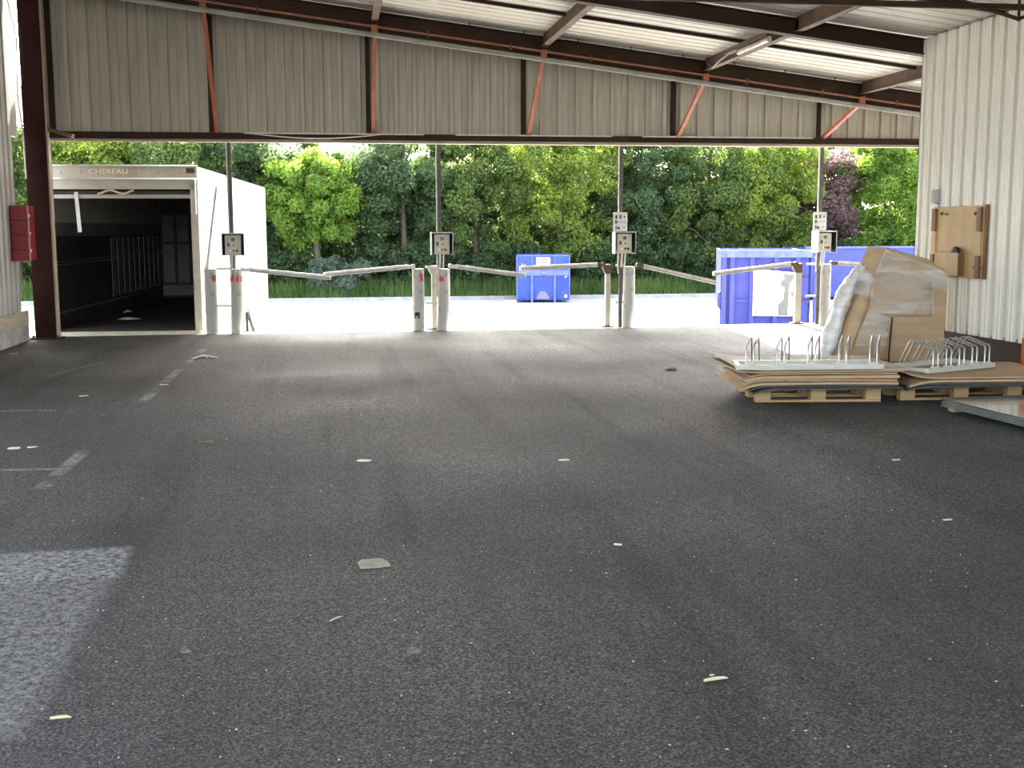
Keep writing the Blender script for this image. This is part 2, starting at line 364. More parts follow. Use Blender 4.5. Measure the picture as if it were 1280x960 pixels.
# ------------------------------------------------------------------ left wall and plinth
WLE = 18.15
LW0 = 10.65  # wall starts here; nearer bay left open to let daylight in
wl = struct(obj('wall_left', MB().box(XL - .14, XL - .06, LW0, WLE, .42, zroof(XL) - .02), 'leftclad'), 'pale ribbed metal cladding on the left side', 'wall')
prof = [(0, 0), (.04, 0), (.052, .04), (.20, .04), (.212, 0), (.25, 0)]
pm = MB().strip(prof, lambda u, d: (d, u, 0), lambda u, d: (d, u, zroof(XL) - .46)).mesh('cladding_panel', 'leftclad')
y = LW0
while y < WLE - .2:
    obj('cladding_panel', pm, None, wl, (XL - .05, y, .44)); y += .25
obj('upper_sheet', MB().box(XL - .10, XL - .05, WLE, 18.62, 3.02, zroof(XL) - .02), 'leftclad', wl)
bl = struct(obj('baseboard_left', MB().box(XL - .16, XL + .02, LW0, 18.35, 0, .235), 'plinthgrey'), 'grey concrete plinth under the left cladding', 'plinth')
obj('plank', MB().box(XL - .15, XL + .03, LW0, 18.33, .24, .45), 'plinth', bl)
for y_, l in ((17.52, 'left'), (17.74, 'right')):
    tag(obj('warning_sticker', MB().box(XL - .014, XL - .008, y_, y_ + .06, 2.25, 2.42), 'firelight'), l + ' one of two small faded red stickers on left cladding above red cabinet', 'sticker', 'faded stickers on the left cladding')

# ------------------------------------------------------------------ right wall
wr = struct(obj('wall_right', MB().box(XR + .10, XR + .18, BACK, YC, .10, zroof(XR) - .02).box(XR + .06, 12, YC - .10, YC, 0, zroof(12) - .05), 'cream'),
            'cream ribbed metal wall of the enclosed room on the right', 'wall')
prof = [(0, -.09), (.032, -.09), (.035, 0), (.085, 0), (.09, .008), (.10, .008), (.105, 0), (.155, 0), (.16, .008), (.17, .008), (.175, 0), (.215, 0), (.218, -.09), (.25, -.09)]
pm = MB().strip(prof, lambda u, d: (-d, -u, 0), lambda u, d: (-d, -u, zroof(XR) - .45)).mesh('cladding_panel', 'cream')
y = YC
while y > BACK + .1:
    obj('cladding_panel', pm, None, wr, (XR, y, .42)); y -= .25
obj('corner_trim', MB().box(XR - .02, XR + .10, YC, YC + .015, .42, zroof(XR) - .05).box(XR - .02, XR - .005, YC - .06, YC + .015, .42, zroof(XR) - .05), 'cream', wr)
br = struct(obj('baseboard_right', MB().box(XR + .03, XR + .06, BACK, YC, 0, .45), 'darkwood'), 'dark timber plinth under the right cladding', 'plinth')

# ------------------------------------------------------------------ roof
RX0, RX1 = -7.0, 12.2
ce = struct(obj('ceiling', MB().prism([(RX0, zroof(RX0) + .06), (RX1, zroof(RX1) + .06), (RX1, zroof(RX1) + .1), (RX0, zroof(RX0) + .1)], BACK, YF + .25), 'ceiling'),
            'white ribbed metal roof sheets sloping down to the right', 'ceiling')
prof = [(0, 0), (.205, 0), (.209, .05), (.246, .05), (.25, 0)]
pm = MB().strip(prof, lambda u, d: (RX0, u, zroof(RX0) + d), lambda u, d: (RX1, u, zroof(RX1) + d)).mesh('ceiling_panel', 'ceiling')
y = BACK
while y < YF:
    obj('ceiling_panel', pm, None, ce, (0, y, 0)); y += .25
pr = MB().strip([(0, 0), (7.0, 0)], lambda u, d: (RX0, u, 0), lambda u, d: (RX1, u, 0))

def ibeam(Y, x0, x1, name, label, lo=.03):
    o = thing(name, (0, Y, 0), label, 'roof beam')
    def pz(x, d): return zc(x) + d
    def slab(nm, ya, yb, da, db):
        vs = [(x, yy, pz(x, d)) for x in (x0, x1) for yy in (ya, yb) for d in (da, db)]
        mb = MB().add(vs, [(0, 1, 3, 2), (4, 6, 7, 5), (0, 4, 5, 1), (2, 3, 7, 6), (0, 2, 6, 4), (1, 5, 7, 3)])
        return obj(nm, mb, 'steel', o)
    slab('web', -.008, .008, lo + .015, .21); slab('bottom_flange', -.075, .075, lo, lo + .015); slab('top_flange', -.075, .075, .21, .225)
    for X in SX:
        if x0 < X < x1 - .1:
            obj('stiffener', MB().box(X - .006, X + .006, -.07, -.008, pz(X, lo + .015), pz(X, .21)), 'steel', o)
    return o
beamA = ibeam(17.30, -4.6, 11.9, 'roof_beam', 'dark brown roof beam nearest the hanging front wall', -.075)
ibeam(13.75, -4.6, XR + .05, 'roof_beam', 'dark brown roof beam ending in the cream wall corner')
for Y, l in ((10.1, 'third roof beam back from the front wall, above the thin tie bar'), (6.5, 'fourth roof beam back from the front wall'), (2.9, 'fifth roof beam back from the front wall')):
    ibeam(Y, -4.6, XR + .05, 'roof_beam', l)
# pipe and conduit along the front beam
mb = MB().tube([(x_, 17.20, zc(x_) + .005) for x_ in (-4.5, 0, 4, 8.2, 9.2)], .017, 6)
pk = tag(obj('conduit_pipe', mb, 'pinkpipe'), 'thin reddish conduit pipe clipped along the front roof beam', 'pipe')
for i in range(11):
    X = -3.4 + 1.2 * i; obj('pipe_clip', MB().box(X - .012, X + .012, 17.175, 17.30, zc(X) - .035, zc(X) + .05), 'rustbrown', pk)
tag(obj('drain_pipe', MB().tube([(x_, 17.17, zc(x_) - .115) for x_ in (-4.5, 0, 4, 8, 9.5)], .036, 8), 'greypipe'), 'grey pipe running just below the front roof beam', 'pipe')
kc = tag(obj('cable_tray', MB().tube([(x_, 17.22, zc(x_) + .235) for x_ in (1.5, 4, 7, 9)], .010, 5), 'whiteplastic'), 'thin pale cable on top of the front roof beam', 'cable')
for i in range(9):
    X = 2 + .8 * i; obj('cable_clip', MB().box(X - .008, X + .008, 17.21, 17.23, zc(X) + .22, zc(X) + .27), 'steel', kc)
# red struts
ordn = ['leftmost', 'second', 'third', 'fourth', 'rightmost']
for i, X in enumerate(SX):
    o = thing('red_strut', (X, YF, 3.12), ['red lead painted strut leftmost under the roof, above the truck', 'red strut second from left, nearly vertical in view',
        'red slanting strut above the small blue skip', 'red slanting strut second from the cream wall', 'short red slanting strut nearest the cream wall'][i], 'strut', 'red struts bracing the hanging wall')
    zt = zc(X) - .07 - 3.12
    obj('strut_bar', MB().bar((0, -.08, .01), (0, 17.30 - YF, zt), .055, .055), 'redlead', o)
    obj('foot_plate', MB().box(-.05, .05, -.13, -.02, 0, .02), 'redlead', o)
    obj('top_bracket', MB().box(-.045, .045, 17.19 - YF, 17.26 - YF, zt - .01, zt + .10), 'redlead', o)
# purlins between beams
for i, X in enumerate([-4.2] + SX[:4] + [SX[4]]):
    o = thing('purlin', (X, 0, zc(X)), ['rusty purlin above the left wall', 'rusty purlin above the leftmost red strut', 'rusty purlin above the second red strut', 'rusty purlin above the third red strut',
        'rusty purlin with the dusty lamp tube fixed beneath', 'rusty purlin meeting the corner of the cream wall'][i], 'purlin', 'rusty purlins under the roof sheets')
    y0 = BACK if X < XR else YC + .05
    obj('web', MB().box(-.006, .006, y0, YF - .05, .08, .255), 'rustbrown', o)
    obj('flange', MB().box(-.05, .05, y0, YF - .05, .07, .082), 'rustbrown', o)
# sheet joint rails between the rafters
for Y, l in ((15.55, 'thin dark rail across the roof sheets between the two front beams'), (12.0, 'thin dark rail across the roof sheets behind the corner beam')):
    tag(obj('roof_rail', MB().bar((-4.5, Y, zroof(-4.5) - .02), (XR + (4.5 if Y > YC else 0), Y, zroof(XR + (4.5 if Y > YC else 0)) - .02), .05, .045), 'steel'), l, 'rail')
# lamp tube
o = thing('tube_lamp', (5.42, 15.1, 4.02), 'unlit dusty fluorescent tube lamp under a purlin', 'lamp')
obj('lamp_body', MB().box(-.05, .05, -.85, .75, 0, .06), 'rustbrown', o)
obj('lamp_tube', MB().tube([(0, -.82, -.035), (0, .30, -.035)], .035, 10), 'tube', o)
obj('lamp_cable', MB().tube([(.03, .7, .02), (.06, 1.2, .0), (.10, 1.7, -.05), (.14, 2.05, .06)], .013, 6), 'greypipe', o)
# tie bar with V rods
o = thing('tie_bar', (6.1, 10.1, 3.63), 'thin dark steel tie bar with hanging V rods near the cream wall', 'tie bar')
obj('bar', MB().bar((-7, 0, .0), (1.05, 0, 0), .05, .05), 'steel', o)
obj('rod', MB().tube([(.08, -.04, -.11), (-.55, -.04, .05), (-1.2, -.04, .22)], .018, 6), 'steel', o)
obj('rod', MB().tube([(.08, -.04, -.11), (.45, -.04, .03), (1.0, -.04, .24)], .018, 6), 'steel', o)
obj('rod', MB().tube([(.08, -.04, -.13), (.08, -.04, .45)], .013, 6), 'steel', o)

# left steel column
o = thing('steel_column', (-4.37, 18.55, 0), 'thick dark red steel column at the left end of the dock opening', 'column')
H = zroof(-4.37) - .05
obj('flange', MB().box(-.16, .14, -.10, -.085, 0, H), 'oxide', o); obj('flange', MB().box(-.16, .17, .085, .10, 0, H), 'rustbrown', o)
obj('web', MB().box(-.012, .012, -.085, .085, 0, H), 'oxide', o)
obj('lit_edge_strip', MB().box(.145, .17, -.07, .084, 0, H), 'cardpale', o)['label'] = 'pale strip coloured as the lit right edge'  # pale colour stands for light on the column's outer edge
obj('base_plate', MB().box(-.22, .22, -.16, .14, 0, .02), 'steel', o)
for dx, dy in ((-.18, -.13), (.18, -.13)): obj('bolt', MB().tube([(dx, dy, .02), (dx, dy, .06)], .018, 6), 'rustbrown', o)
o = thing('wooden_bracket', (-4.18, 18.55, 3.07), 'short pale timber bracket between the red column and the lintel', 'bracket')
obj('timber', MB().bar((0, -.12, .06), (.30, .02, -.02), .06, .05), 'rustbrown', o); obj('cap', MB().bar((.30, .02, -.02), (.335, .035, -.03), .065, .055), 'cardpale', o)
cabs = [(-4.60, 18.2, 5.0), (-4.52, 18.3, 4.4), (-4.55, 18.3, 3.6), (-4.50, 18.3, 3.0), (-4.5, 18.32, 2.4)]
tag(obj('hanging_cable', MB().tube(cabs, .012, 6), 'whiteplastic'), 'pale cable hanging beside the red column', 'cable')
# red cabinet
o = thing('fire_cabinet', (XL, 17.9, 1.2), 'dark red fire equipment cabinet on the left wall beside the column', 'cabinet')
bevel(obj('body', MB().box(.0, .25, -.2, .12, 0, .80), 'firered', o), .02)
for k in range(3): obj('rib', MB().box(.01, .245, -.208, -.2, .16 + k * .21, .172 + k * .21), 'hoodin', o)
obj('door', MB().box(.25, .265, -.19, .12, 0.01, .79), 'firered', o)
obj('door_edge', MB().box(.248, .266, -.204, -.19, .01, .79), 'firelight', o)
for k in range(3): obj('hinge', MB().box(.265, .28, -.212, -.17, .13 + k * .25, .17 + k * .25), 'whitecap', o)

# canopy added out of view; its skewed end shapes the sun patch
cv = MB().prism([(-13, 18.95), (6.50, 18.95), (7.20, 24.4), (-13, 24.4)], 3.75, 3.82, 'z')
can = struct(obj('sunshade', cv, 'ceiling'), 'outer canopy added unseen to shade the dock floor', 'sunshade')

# ------------------------------------------------------------------ dock posts, boxes, bollards, arms
def control_post(X, label, sheet, tilt=0, zb=0):
    p = thing('dock_pole', (X, 18.90, 0), 'thin steel pole from lintel to dock edge ' + label, 'pole', 'poles carrying the control boxes')
    obj('pole', MB().box(-.028, .028, -.02, .02, zb, 3.03), 'polegrey', p); obj('cable_tube', MB().tube([(-.04, .0, 0.9), (-.04, .0, 3.0)], .014, 6), 'whiteplastic', p)
    obj('top_bracket', MB().box(-.11, .06, -.06, .05, 3.02, 3.12), 'hood', p)
    b = thing('control_box', (X + .02, 18.78, 1.23), 'small control box with hood and buttons ' + label, 'control box', 'dock control boxes', tilt)
    obj('hood', MB().box(-.175, .175, -.14, .09, .345, .365).box(-.175, -.163, -.14, .09, 0.0, .345).box(.163, .175, -.14, .09, 0.0, .345), 'hood', b)
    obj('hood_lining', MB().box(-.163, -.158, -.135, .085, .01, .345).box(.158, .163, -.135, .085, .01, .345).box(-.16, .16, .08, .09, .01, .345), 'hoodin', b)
    bevel(obj('enclosure', MB().box(-.125, .125, -.06, .08, .01, .33), 'panel', b), .008)
    obj('key_switch', MB().tube([(0, -.06, .26), (0, -.075, .26)], .030, 12).tube([(0, -.075, .26), (0, -.09, .26)], .014, 8), 'amber', b)
    obj('selector', MB().box(-.085, -.055, -.072, -.06, .15, .21), 'knob', b)
    obj('indicator', MB().tube([(.01, -.06, .17), (.01, -.07, .17)], .013, 8), 'knob', b)
    for dx, mm in ((-.045, 'whitecap'), (.005, 'redcap'), (.055, 'knob')):
        obj('button', MB().tube([(dx, -.06, .085), (dx, -.082, .085)], .019, 10), mm, b)
    obj('cable_gland', MB().tube([(-.02, .0, .01), (-.03, .03, -.22)], .016, 6).tube([(.03, .0, .01), (.02, .03, -.25)], .013, 6), 'whiteplastic', b)
    if sheet:
        s = thing('notice_sheet', (X - .02, 18.86, 1.60), 'white instruction sheet with pictograms above control box ' + label, 'notice', 'instruction sheets on the poles')
        obj('sheet', MB().box(-.118, .118, -.006, .006, 0, .31), 'signwhite', s)
        for px_, pz_, a, c, mm in ((-.07, .23, .016, .03, 'ink'), (0, .235, .018, .03, 'inkgrey'), (.07, .235, .014, .016, 'inkgrey'), (-.07, .15, .022, .025, 'inkgrey'), (0, .15, .03, .004, 'inkgrey'),
                                  (.07, .15, .02, .004, 'inkgrey'), (-.07, .06, .012, .03, 'inkgrey'), (-.03, .05, .018, .022, 'ink'), (.06, .06, .02, .012, 'firelight')):
            obj('print', MB().box(px_ - a, px_ + a, -.009, -.006, pz_ - c / 1, pz_ + c), mm, s)
control_post(-1.60, 'beside the white truck', False, R(4), 1.03); control_post(1.68, 'left of the small blue skip', False, 0, 1.01); control_post(4.69, 'right of the small blue skip', True); control_post(8.16, 'in front of the large blue skip', True, R(8))

def bollard(X, Y, h, label, dent=0, refl=(), marks=()):
    o = thing('bollard', (X, Y, 0), label, 'bollard', 'scuffed white bollards on the dock edge')
    pts = []; rad = []
    for k in range(13):
        z = h * k / 12; bend = -dent * math.exp(-((z - .22) / .18) ** 2); pts.append((0, bend * .0, z))
        rad.append(.098 * (1 - abs(dent) * 2.4 * math.exp(-((z - .05) / .2) ** 2)))
    if dent:
        pts = [(-.035 * math.exp(-(p[2] / .25) ** 2) * (1 if dent > 0 else -1), 0, p[2]) for p in pts]
    obj('tube', MB().tube(pts, rad, 18), 'bollard', o)
    bevel(obj('cap', MB().tube([(0, 0, h), (0, 0, h + .012)], .1, 18), 'hood', o), .004)
    for a0, a1, z0, z1 in refl:
        mb = MB(); k = 6
        vs = [(.1005 * math.sin(R(a0 + (a1 - a0) * i / k)), -.1005 * math.cos(R(a0 + (a1 - a0) * i / k)), z) for z in (z0, z1) for i in range(k + 1)]
        mb.add(vs, [(i, i + 1, k + 2 + i, k + 1 + i) for i in range(k)]); obj('reflector', mb, 'red', o)
    return o
YB = 19.0
bollard(-1.965, YB, 1.01, 'white bollard closest to the truck doorway', 0, ((22, 62, .83, .93),))
bollard(-1.565, YB, 1.01, 'dented white bollard under the control box beside the truck', .07, ((-70, -20, .83, .94), (0, 28, .82, .91), (45, 70, .82, .92)))
scuffed = bollard(1.33, YB, .99, 'white bollard with a black tyre scuff left of the second pole', 0, ((15, 55, .80, .92),))
bollard(1.745, YB - .05, .99, 'dented white bollard right of the second pole', .05, ((-55, -5, .80, .88),))
bollard(4.865, YB, 1.0, 'stained white bollard right of the third pole', .06)
bollard(8.33, YB, 1.02, 'rusty white bollard right of the fourth pole', 0)
obj('tyre_scuff', MB().add([(.0995 * math.sin(a), -.0995 * math.cos(a), z) for z in (.20, .24, .30) for a in (-.75, -.5, -.2, .1)], [(0, 1, 5, 4), (2, 3, 7, 6), (4, 5, 9, 8), (5, 6, 10, 9), (6, 7, 11, 10)]), 'rubber', scuffed)

def post(X, Y, h, label, wd=.085):
    o = thing('barrier_post', (X, Y, 0), label, 'post', 'slim barrier posts')
    bevel(obj('shaft', MB().box(-wd / 2, wd / 2, -.045, .045, .02, h), 'post', o), .008)
    obj('foot', MB().box(-.11, .11, -.09, .09, 0, .02), 'rustbrown', o)
    obj('head', MB().prism([(-wd / 2 - .05, h - .01), (wd / 2, h - .01), (wd / 2, h - .16), (-wd / 2, h - .16), (-wd / 2 - .05, h - .07)], -.05, .05), 'rustbrown' if X > 4 else 'post', o)
    return o
post(1.60, 19.12, 1.05, 'slim white barrier post behind the second pole')
post(4.52, 19.10, 1.05, 'slim white barrier post left of the third pole')
post(7.88, 19.10, 1.04, 'slim rusty white barrier post left of the fourth pole', .11)
def arm(p, q, label, stub=None, r=.042):
    p = Vector(p); q = Vector(q); d = (q - p).normalized()
    o = thing('boom_barrier', p, label, 'barrier arm', 'barrier arms across the dock edge'); e = q - p
    obj('arm_tube', MB().bar(d * .1, e, r * 1.6, r * 1.7), 'arm', o)
    obj('groove', MB().bar(d * .12 + Vector((0, -r * .82, -.012)), e + Vector((0, -r * .82, -.012)), .006, .02), 'greypipe', o)
    obj('hinge', MB().tube([(0, -.05, 0), (0, .05, 0)], .034, 12).bar((0, 0, -.01), d * .12, .05, .06), 'rustbrown' if p.x > 4 else 'arm', o); obj('end_cap', MB().bar(e, e + d * .03, r * 1.4, r * 1.5), 'whitecap', o)
    return o
YA = 19.02
arm((-2.02, YA, 1.03), (-1.83, YA, 2.29), 'thin grey barrier arm raised steeply against the truck side', r=.022)
arm((-1.47, YA, 1.02), (-.10, YA, .87), 'barrier arm reaching right from the bollards beside the truck')
arm((1.26, YA + .09, 1.04), (-.17, YA + .09, .92), 'barrier arm reaching left from the second pole')
arm((1.86, YA, 1.045), (3.09, YA, .88), 'barrier arm reaching right from the second pole across the small skip')
arm((4.44, YA + .09, 1.045), (3.05, YA + .09, .99), 'barrier arm reaching left from the third pole across the small skip')
arm((5.02, YA, 1.04), (6.38, YA, .73), 'steeply drooping barrier arm right of the third pole')
arm((7.80, YA, 1.04), (6.36, YA, .88), 'barrier arm reaching left from the fourth pole across the large skip')
arm((8.45, YA, 1.05), (9.90, YA, .96), 'barrier arm reaching right behind the wrapped cardboard')
def rails(a, b_, label, low=.48):
    o = thing('cross_rail', ((a + b_) / 2, YA, 1.03), label, 'rail', 'rails linking the bollards'); h = (b_ - a) / 2 - .10
    obj('top_rail', MB().box(-h, h, -.025, .025, -.02, .02), 'arm', o)
    obj('low_rail', MB().box(-h, h, -.02, .02, low - 1.05, low - 1.015), 'arm', o)
rails(-1.97, -1.56, 'cross rails between the two bollards beside the truck', .44); rails(1.35, 1.74, 'cross rails between the bollards at the second pole', .45)
rails(4.54, 4.86, 'cross rails between post and bollard at the third pole', .42); rails(7.9, 8.32, 'cross rails between post and bollard at the fourth pole', .48)

# ------------------------------------------------------------------ truck
TA = R(-2.9)
tr = thing('box_truck', (-3.41, 19.25, .04), 'white box truck backed up to the dock with open rear door', 'truck', None, TA)
TW, TL, TH = 1.275, 9.8, 2.60
obj('side_wall', MB().box(-TW, -TW + .07, .06, TL, -.10, TH), 'truckwhite', tr); obj('side_wall', MB().box(TW - .07, TW, .06, TL, -.10, TH), 'truckwhite', tr)
obj('roof', MB().box(-TW, TW, .06, TL, TH - .08, TH), 'truckwhite', tr); obj('front_wall', MB().box(-TW, TW, TL - .07, TL, -.10, TH), 'truckwhite', tr)
obj('deck', MB().box(-TW + .07, TW - .07, .0, TL - .07, -.10, 0), 'deck', tr)
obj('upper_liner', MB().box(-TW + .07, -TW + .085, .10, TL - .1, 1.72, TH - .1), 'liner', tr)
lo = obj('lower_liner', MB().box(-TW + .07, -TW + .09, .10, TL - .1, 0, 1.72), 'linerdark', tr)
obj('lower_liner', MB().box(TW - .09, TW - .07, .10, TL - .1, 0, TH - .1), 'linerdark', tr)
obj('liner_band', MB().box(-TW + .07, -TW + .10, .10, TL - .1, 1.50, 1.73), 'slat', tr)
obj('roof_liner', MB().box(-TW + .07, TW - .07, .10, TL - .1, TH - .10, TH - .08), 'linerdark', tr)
for zz in (1.02, 1.07): obj('load_rail', MB().box(-TW + .085, -TW + .115, .12, TL - .3, zz, zz + .018), 'alu', tr)
obj('kick_rail', MB().box(-TW + .085, -TW + .11, .12, TL - .3, .22, .25), 'slat', tr)
for k in range(10):
    obj('wall_slat', MB().box(-TW + .088, -TW + .10, 4.6 + k * .5, 4.93 + k * .5, .30, 1.45), 'slat', tr)
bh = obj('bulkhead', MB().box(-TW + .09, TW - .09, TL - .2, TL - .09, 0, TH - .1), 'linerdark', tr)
for k in range(7):
    x0 = -TW + .13 + k * .34; obj('bulkhead_slat', MB().box(x0, x0 + .26, TL - .225, TL - .2, .35, 1.25), 'slat', tr)
    obj('bulkhead_slat', MB().box(x0, x0 + .26, TL - .225, TL - .2, 1.32, 1.95), 'slat', tr)
obj('bulkhead_skirt', MB().box(-TW + .1, TW - .1, TL - .23, TL - .2, .04, .28), 'slat', tr)
obj('cooling_unit', MB().box(.15, .95, TL - .6, TL - .22, 1.60, 2.35), 'slat', tr)
# rear frame
for s_ in (-1, 1):
    fr = obj('rear_post', MB().box(s_ * TW, s_ * (TW - .115), 0, .09, -.10, TH - .26), 'truckframe', tr)
    obj('post_edge', MB().box(s_ * (TW - .02), s_ * (TW - .035), -.012, 0, 1.85, TH - .18), 'alu', fr)
hd = obj('header', MB().box(-TW, TW, -.01, .10, TH - .19, TH), 'truckframe', tr)
obj('header_step', MB().box(-TW, TW, -.03, .02, TH - .205, TH - .185), 'alu', hd)
obj('header_top', MB().box(-TW, TW, -.03, .10, TH, TH + .02), 'alu', hd)
obj('lower_header', MB().box(-TW + .02, TW - .02, .0, .10, TH - .36, TH - .205), 'truckframe', tr)
obj('marker_lamp', MB().box(TW - .16, TW - .03, -.03, -.01, TH - .11, TH - .03), 'rustbrown', hd)
for x_ in (-1.12, -.8, -.5, .35, .68, 1.0): obj('rivet', MB().tube([(x_, -.01, TH - .10), (x_, -.018, TH - .10)], .016, 8), 'greypipe', hd)
obj('shutter_edge', MB().box(-TW + .1, TW - .1, .12, .17, TH - .50, TH - .44), 'truckframe', tr)
obj('shutter_roll', MB().box(-TW + .1, TW - .1, .20, 1.6, TH - .44, TH - .38), 'linerdark', tr)
obj('pull_strap', MB().bar((-.62, .10, TH - .40), (-.585, .08, TH - 1.03), .06, .012, (0, 1, 0)), 'whiteplastic', tr)
obj('door_rope', MB().tube([(-.28 + .56 * i / 10, .06, TH - .40 - .03 * math.cos(i * .9)) for i in range(11)], .018, 6), 'yellowtext', tr)
tcu = bpy.data.curves.new('t', 'FONT'); tcu.body = 'CHEREAU'; tcu.size = .115; tcu.extrude = .003; tcu.align_x = 'CENTER'; tcu.space_character = 1.05
to = bpy.data.objects.new('t', tcu); COL.objects.link(to); bpy.context.view_layer.update()
tme = bpy.data.meshes.new_from_object(to.evaluated_get(bpy.context.evaluated_depsgraph_get())); bpy.data.objects.remove(to)
tme.materials.clear(); tme.materials.append(M['yellowtext'])
to = obj('lettering', tme, None, hd, (-.08, -.016, TH - .125)); to.rotation_euler = (R(90), 0, 0); to.scale = (1.15, 1, 1)
obj('rear_sill', MB().box(-TW, TW, -.16, .02, -.12, -.005), 'lip', tr)
obj('chassis', MB().box(-.55, -.42, .3, TL, -.42, -.10).box(.42, .55, .3, TL, -.42, -.10), 'rubber', tr)
for y_ in (2.3, 3.6):
    for s_ in (-1, 1):
        wh = obj('wheel', MB().tube([(s_ * 1.22, y_, -.86), (s_ * .92, y_, -.86)], .48, 24), 'rubber', tr)
        obj('hub', MB().tube([(s_ * 1.225, y_, -.86), (s_ * 1.15, y_, -.86)], .26, 16), 'slat', wh)
gd = obj('landing_leg', MB().bar((TW - .05, 6.0, -.10), (TW - .05, 6.0, -1.34), .06, .06), 'darksheet', tr)
obj('leg_brace', MB().bar((TW - .04, 6.05, -.12), (TW + .10, 6.3, -.75), .05, .05), 'darksheet', gd)
obj('landing_leg', MB().bar((-TW + .05, 6.0, -.10), (-TW + .05, 6.0, -1.34), .05, .05), 'slat', tr)
for k, (px_, py_, s1) in enumerate(((160, 391, .10), (160, 400.5, .22))):
    p = tr.matrix_basis.inverted() @ onz(px_, py_, .05)
    p = Matrix.Rotation(-TA, 3, 'Z') @ (onz(px_, py_, .05) - Vector((-3.41, 19.25, .04)))
    q = onz(px_, py_, .045)
    mb = MB(); vs = [(s1 * math.cos(a) * random.uniform(.7, 1.2), s1 * .5 * math.sin(a) * random.uniform(.7, 1.2), random.uniform(0, .05)) for a in [i * math.pi / 4 for i in range(8)]]
    mb.add(vs + [(0, 0, .06)], [(i, (i + 1) % 8, 8) for i in range(8)])
    tag(obj('crumpled_paper', mb, 'scrap', None, q), ['small crumpled paper further inside the truck', 'larger crumpled paper on the truck deck near the sill'][k], 'paper')

# ------------------------------------------------------------------ skips in the yard
# small skip, end on
p = ony(679, 378, 45.8)
SKW, SKH = 1.07, 1.90
sk = thing('roll_off_skip', (p.x, 45.8, YARD), 'small blue roll-off skip end-on by the kerb with white label', 'skip', None, R(-8))
obj('end_wall', MB().box(-SKW, SKW, 0, .06, .12, SKH), 'blue', sk); obj('side_wall', MB().box(-SKW, -SKW + .06, 0, 1.9, .12, SKH), 'blue', sk); obj('side_wall', MB().box(SKW - .06, SKW, 0, 1.9, .12, SKH), 'blue', sk)
obj('far_wall', MB().box(-SKW, SKW, 1.84, 1.9, .12, SKH), 'blue', sk); obj('bottom', MB().box(-SKW, SKW, 0, 1.9, .10, .16), 'blue', sk)
for a, c, e, g in ((-SKW, SKW, SKH - .05, SKH), (-SKW, -SKW + .05, .12, SKH), (SKW - .05, SKW, .12, SKH)): obj('rim', MB().box(a, c, -.05, .0, e, g), 'bluelight', sk)
obj('cross_beam', MB().box(-SKW + .05, SKW - .05, -.10, 0, 1.08, 1.30), 'bluelight', sk)
obj('lift_hook', MB().tube([(-.06, -.14, 1.18), (.10, -.14, 1.18)], .06, 8), 'rustpatch', sk)
for x_ in (-.45, .46): obj('upright', MB().box(x_ - .045, x_ + .045, -.12, 0, -.0, 1.08), 'bluelight', sk); obj('upright', MB().box(x_ - .02, x_ + .02, -.06, 0, 1.30, SKH - .05), 'bluelight', sk)
for k in range(4): obj('rib', MB().box(.58, 1.0, -.02, 0, .28 + k * .22, .30 + k * .22), 'blueviolet', sk)
obj('worn_patch', MB().prism([(-.30, .14), (.28, .14), (.10, .45), (-.12, .45)], -.012, 0), 'rustpatch', sk)
pl = obj('label_plate', MB().box(-.28, .28, -.03, 0, 1.50, 1.80), 'signwhite', sk)
for r_ in range(2):
    for k in range(7):
        if r_ and k in (1, 5): continue
        x_ = -.22 + k * .07; obj('print', MB().box(x_, x_ + .04, -.034, -.03, 1.68 - r_ * .11, 1.76 - r_ * .11), 'ink', pl)
obj('sticker', MB().box(.85, .96, -.012, 0, .20, .32), 'signwhite', sk); obj('sticker', MB().box(.86, .94, -.012, 0, 1.0, 1.05), 'signwhite', sk)
obj('roller_plate', MB().box(-SKW - .45, -SKW, -.10, .35, .0, .10), 'cardpale', sk)
obj('drawing_mark', MB().box(-.95, -.72, -.01, 0, 1.42, 1.46).box(-.86, -.83, -.01, 0, 1.40, 1.56).box(-.76, -.73, -.01, 0, 1.40, 1.54), 'signwhite', sk)
# large ribbed skip
p0, p1 = ony(900, 402, 30.3), ony(1012, 402, 29.6)
L2 = (Vector((p1.x, 29.6)) - Vector((p0.x, 30.3))).length; a2 = math.atan2(29.6 - 30.3, p1.x - p0.x)
sk = thing('roll_off_skip', (p0.x, 30.3, YARD), 'large ribbed blue skip with a white sign on it', 'skip', None, a2)
H2 = 2.36
obj('front_wall', MB().box(0, L2, .05, .11, .15, H2 - .05), 'blueviolet', sk); obj('side_wall', MB().box(0, .06, .05, 5.5, .15, H2 - .05), 'blueviolet', sk); obj('side_wall', MB().box(L2 - .06, L2, .05, 5.5, .15, H2 - .05), 'blueviolet', sk)
obj('far_wall', MB().box(0, L2, 5.44, 5.5, .15, H2 - .05), 'blueviolet', sk); obj('bottom', MB().box(0, L2, .05, 5.5, .10, .18), 'blueviolet', sk)
obj('top_rail', MB().box(-.10, L2 + .02, -.16, .14, H2 - .20, H2), 'bluelight', sk)
for i, x_ in enumerate((.08, .30, .82, 1.45, 2.02, 2.5)):
    obj('rib', MB().box(x_ - (.06 if i else .06), x_ + .06, -.13, .05, .15, H2 - .2), 'blueviolet', sk)
obj('middle_rail', MB().box(0, L2, -.01, .05, .95, 1.03), 'blueviolet', sk); obj('side_step', MB().prism([(-.08, .85), (0, .75), (0, 1.25), (-.08, 1.2)], 0, .12), 'blueviolet', sk)
for x_ in (.35, 2.2): obj('skid', MB().box(x_, x_ + .12, .1, 5.4, 0, .12), 'rubber', sk)
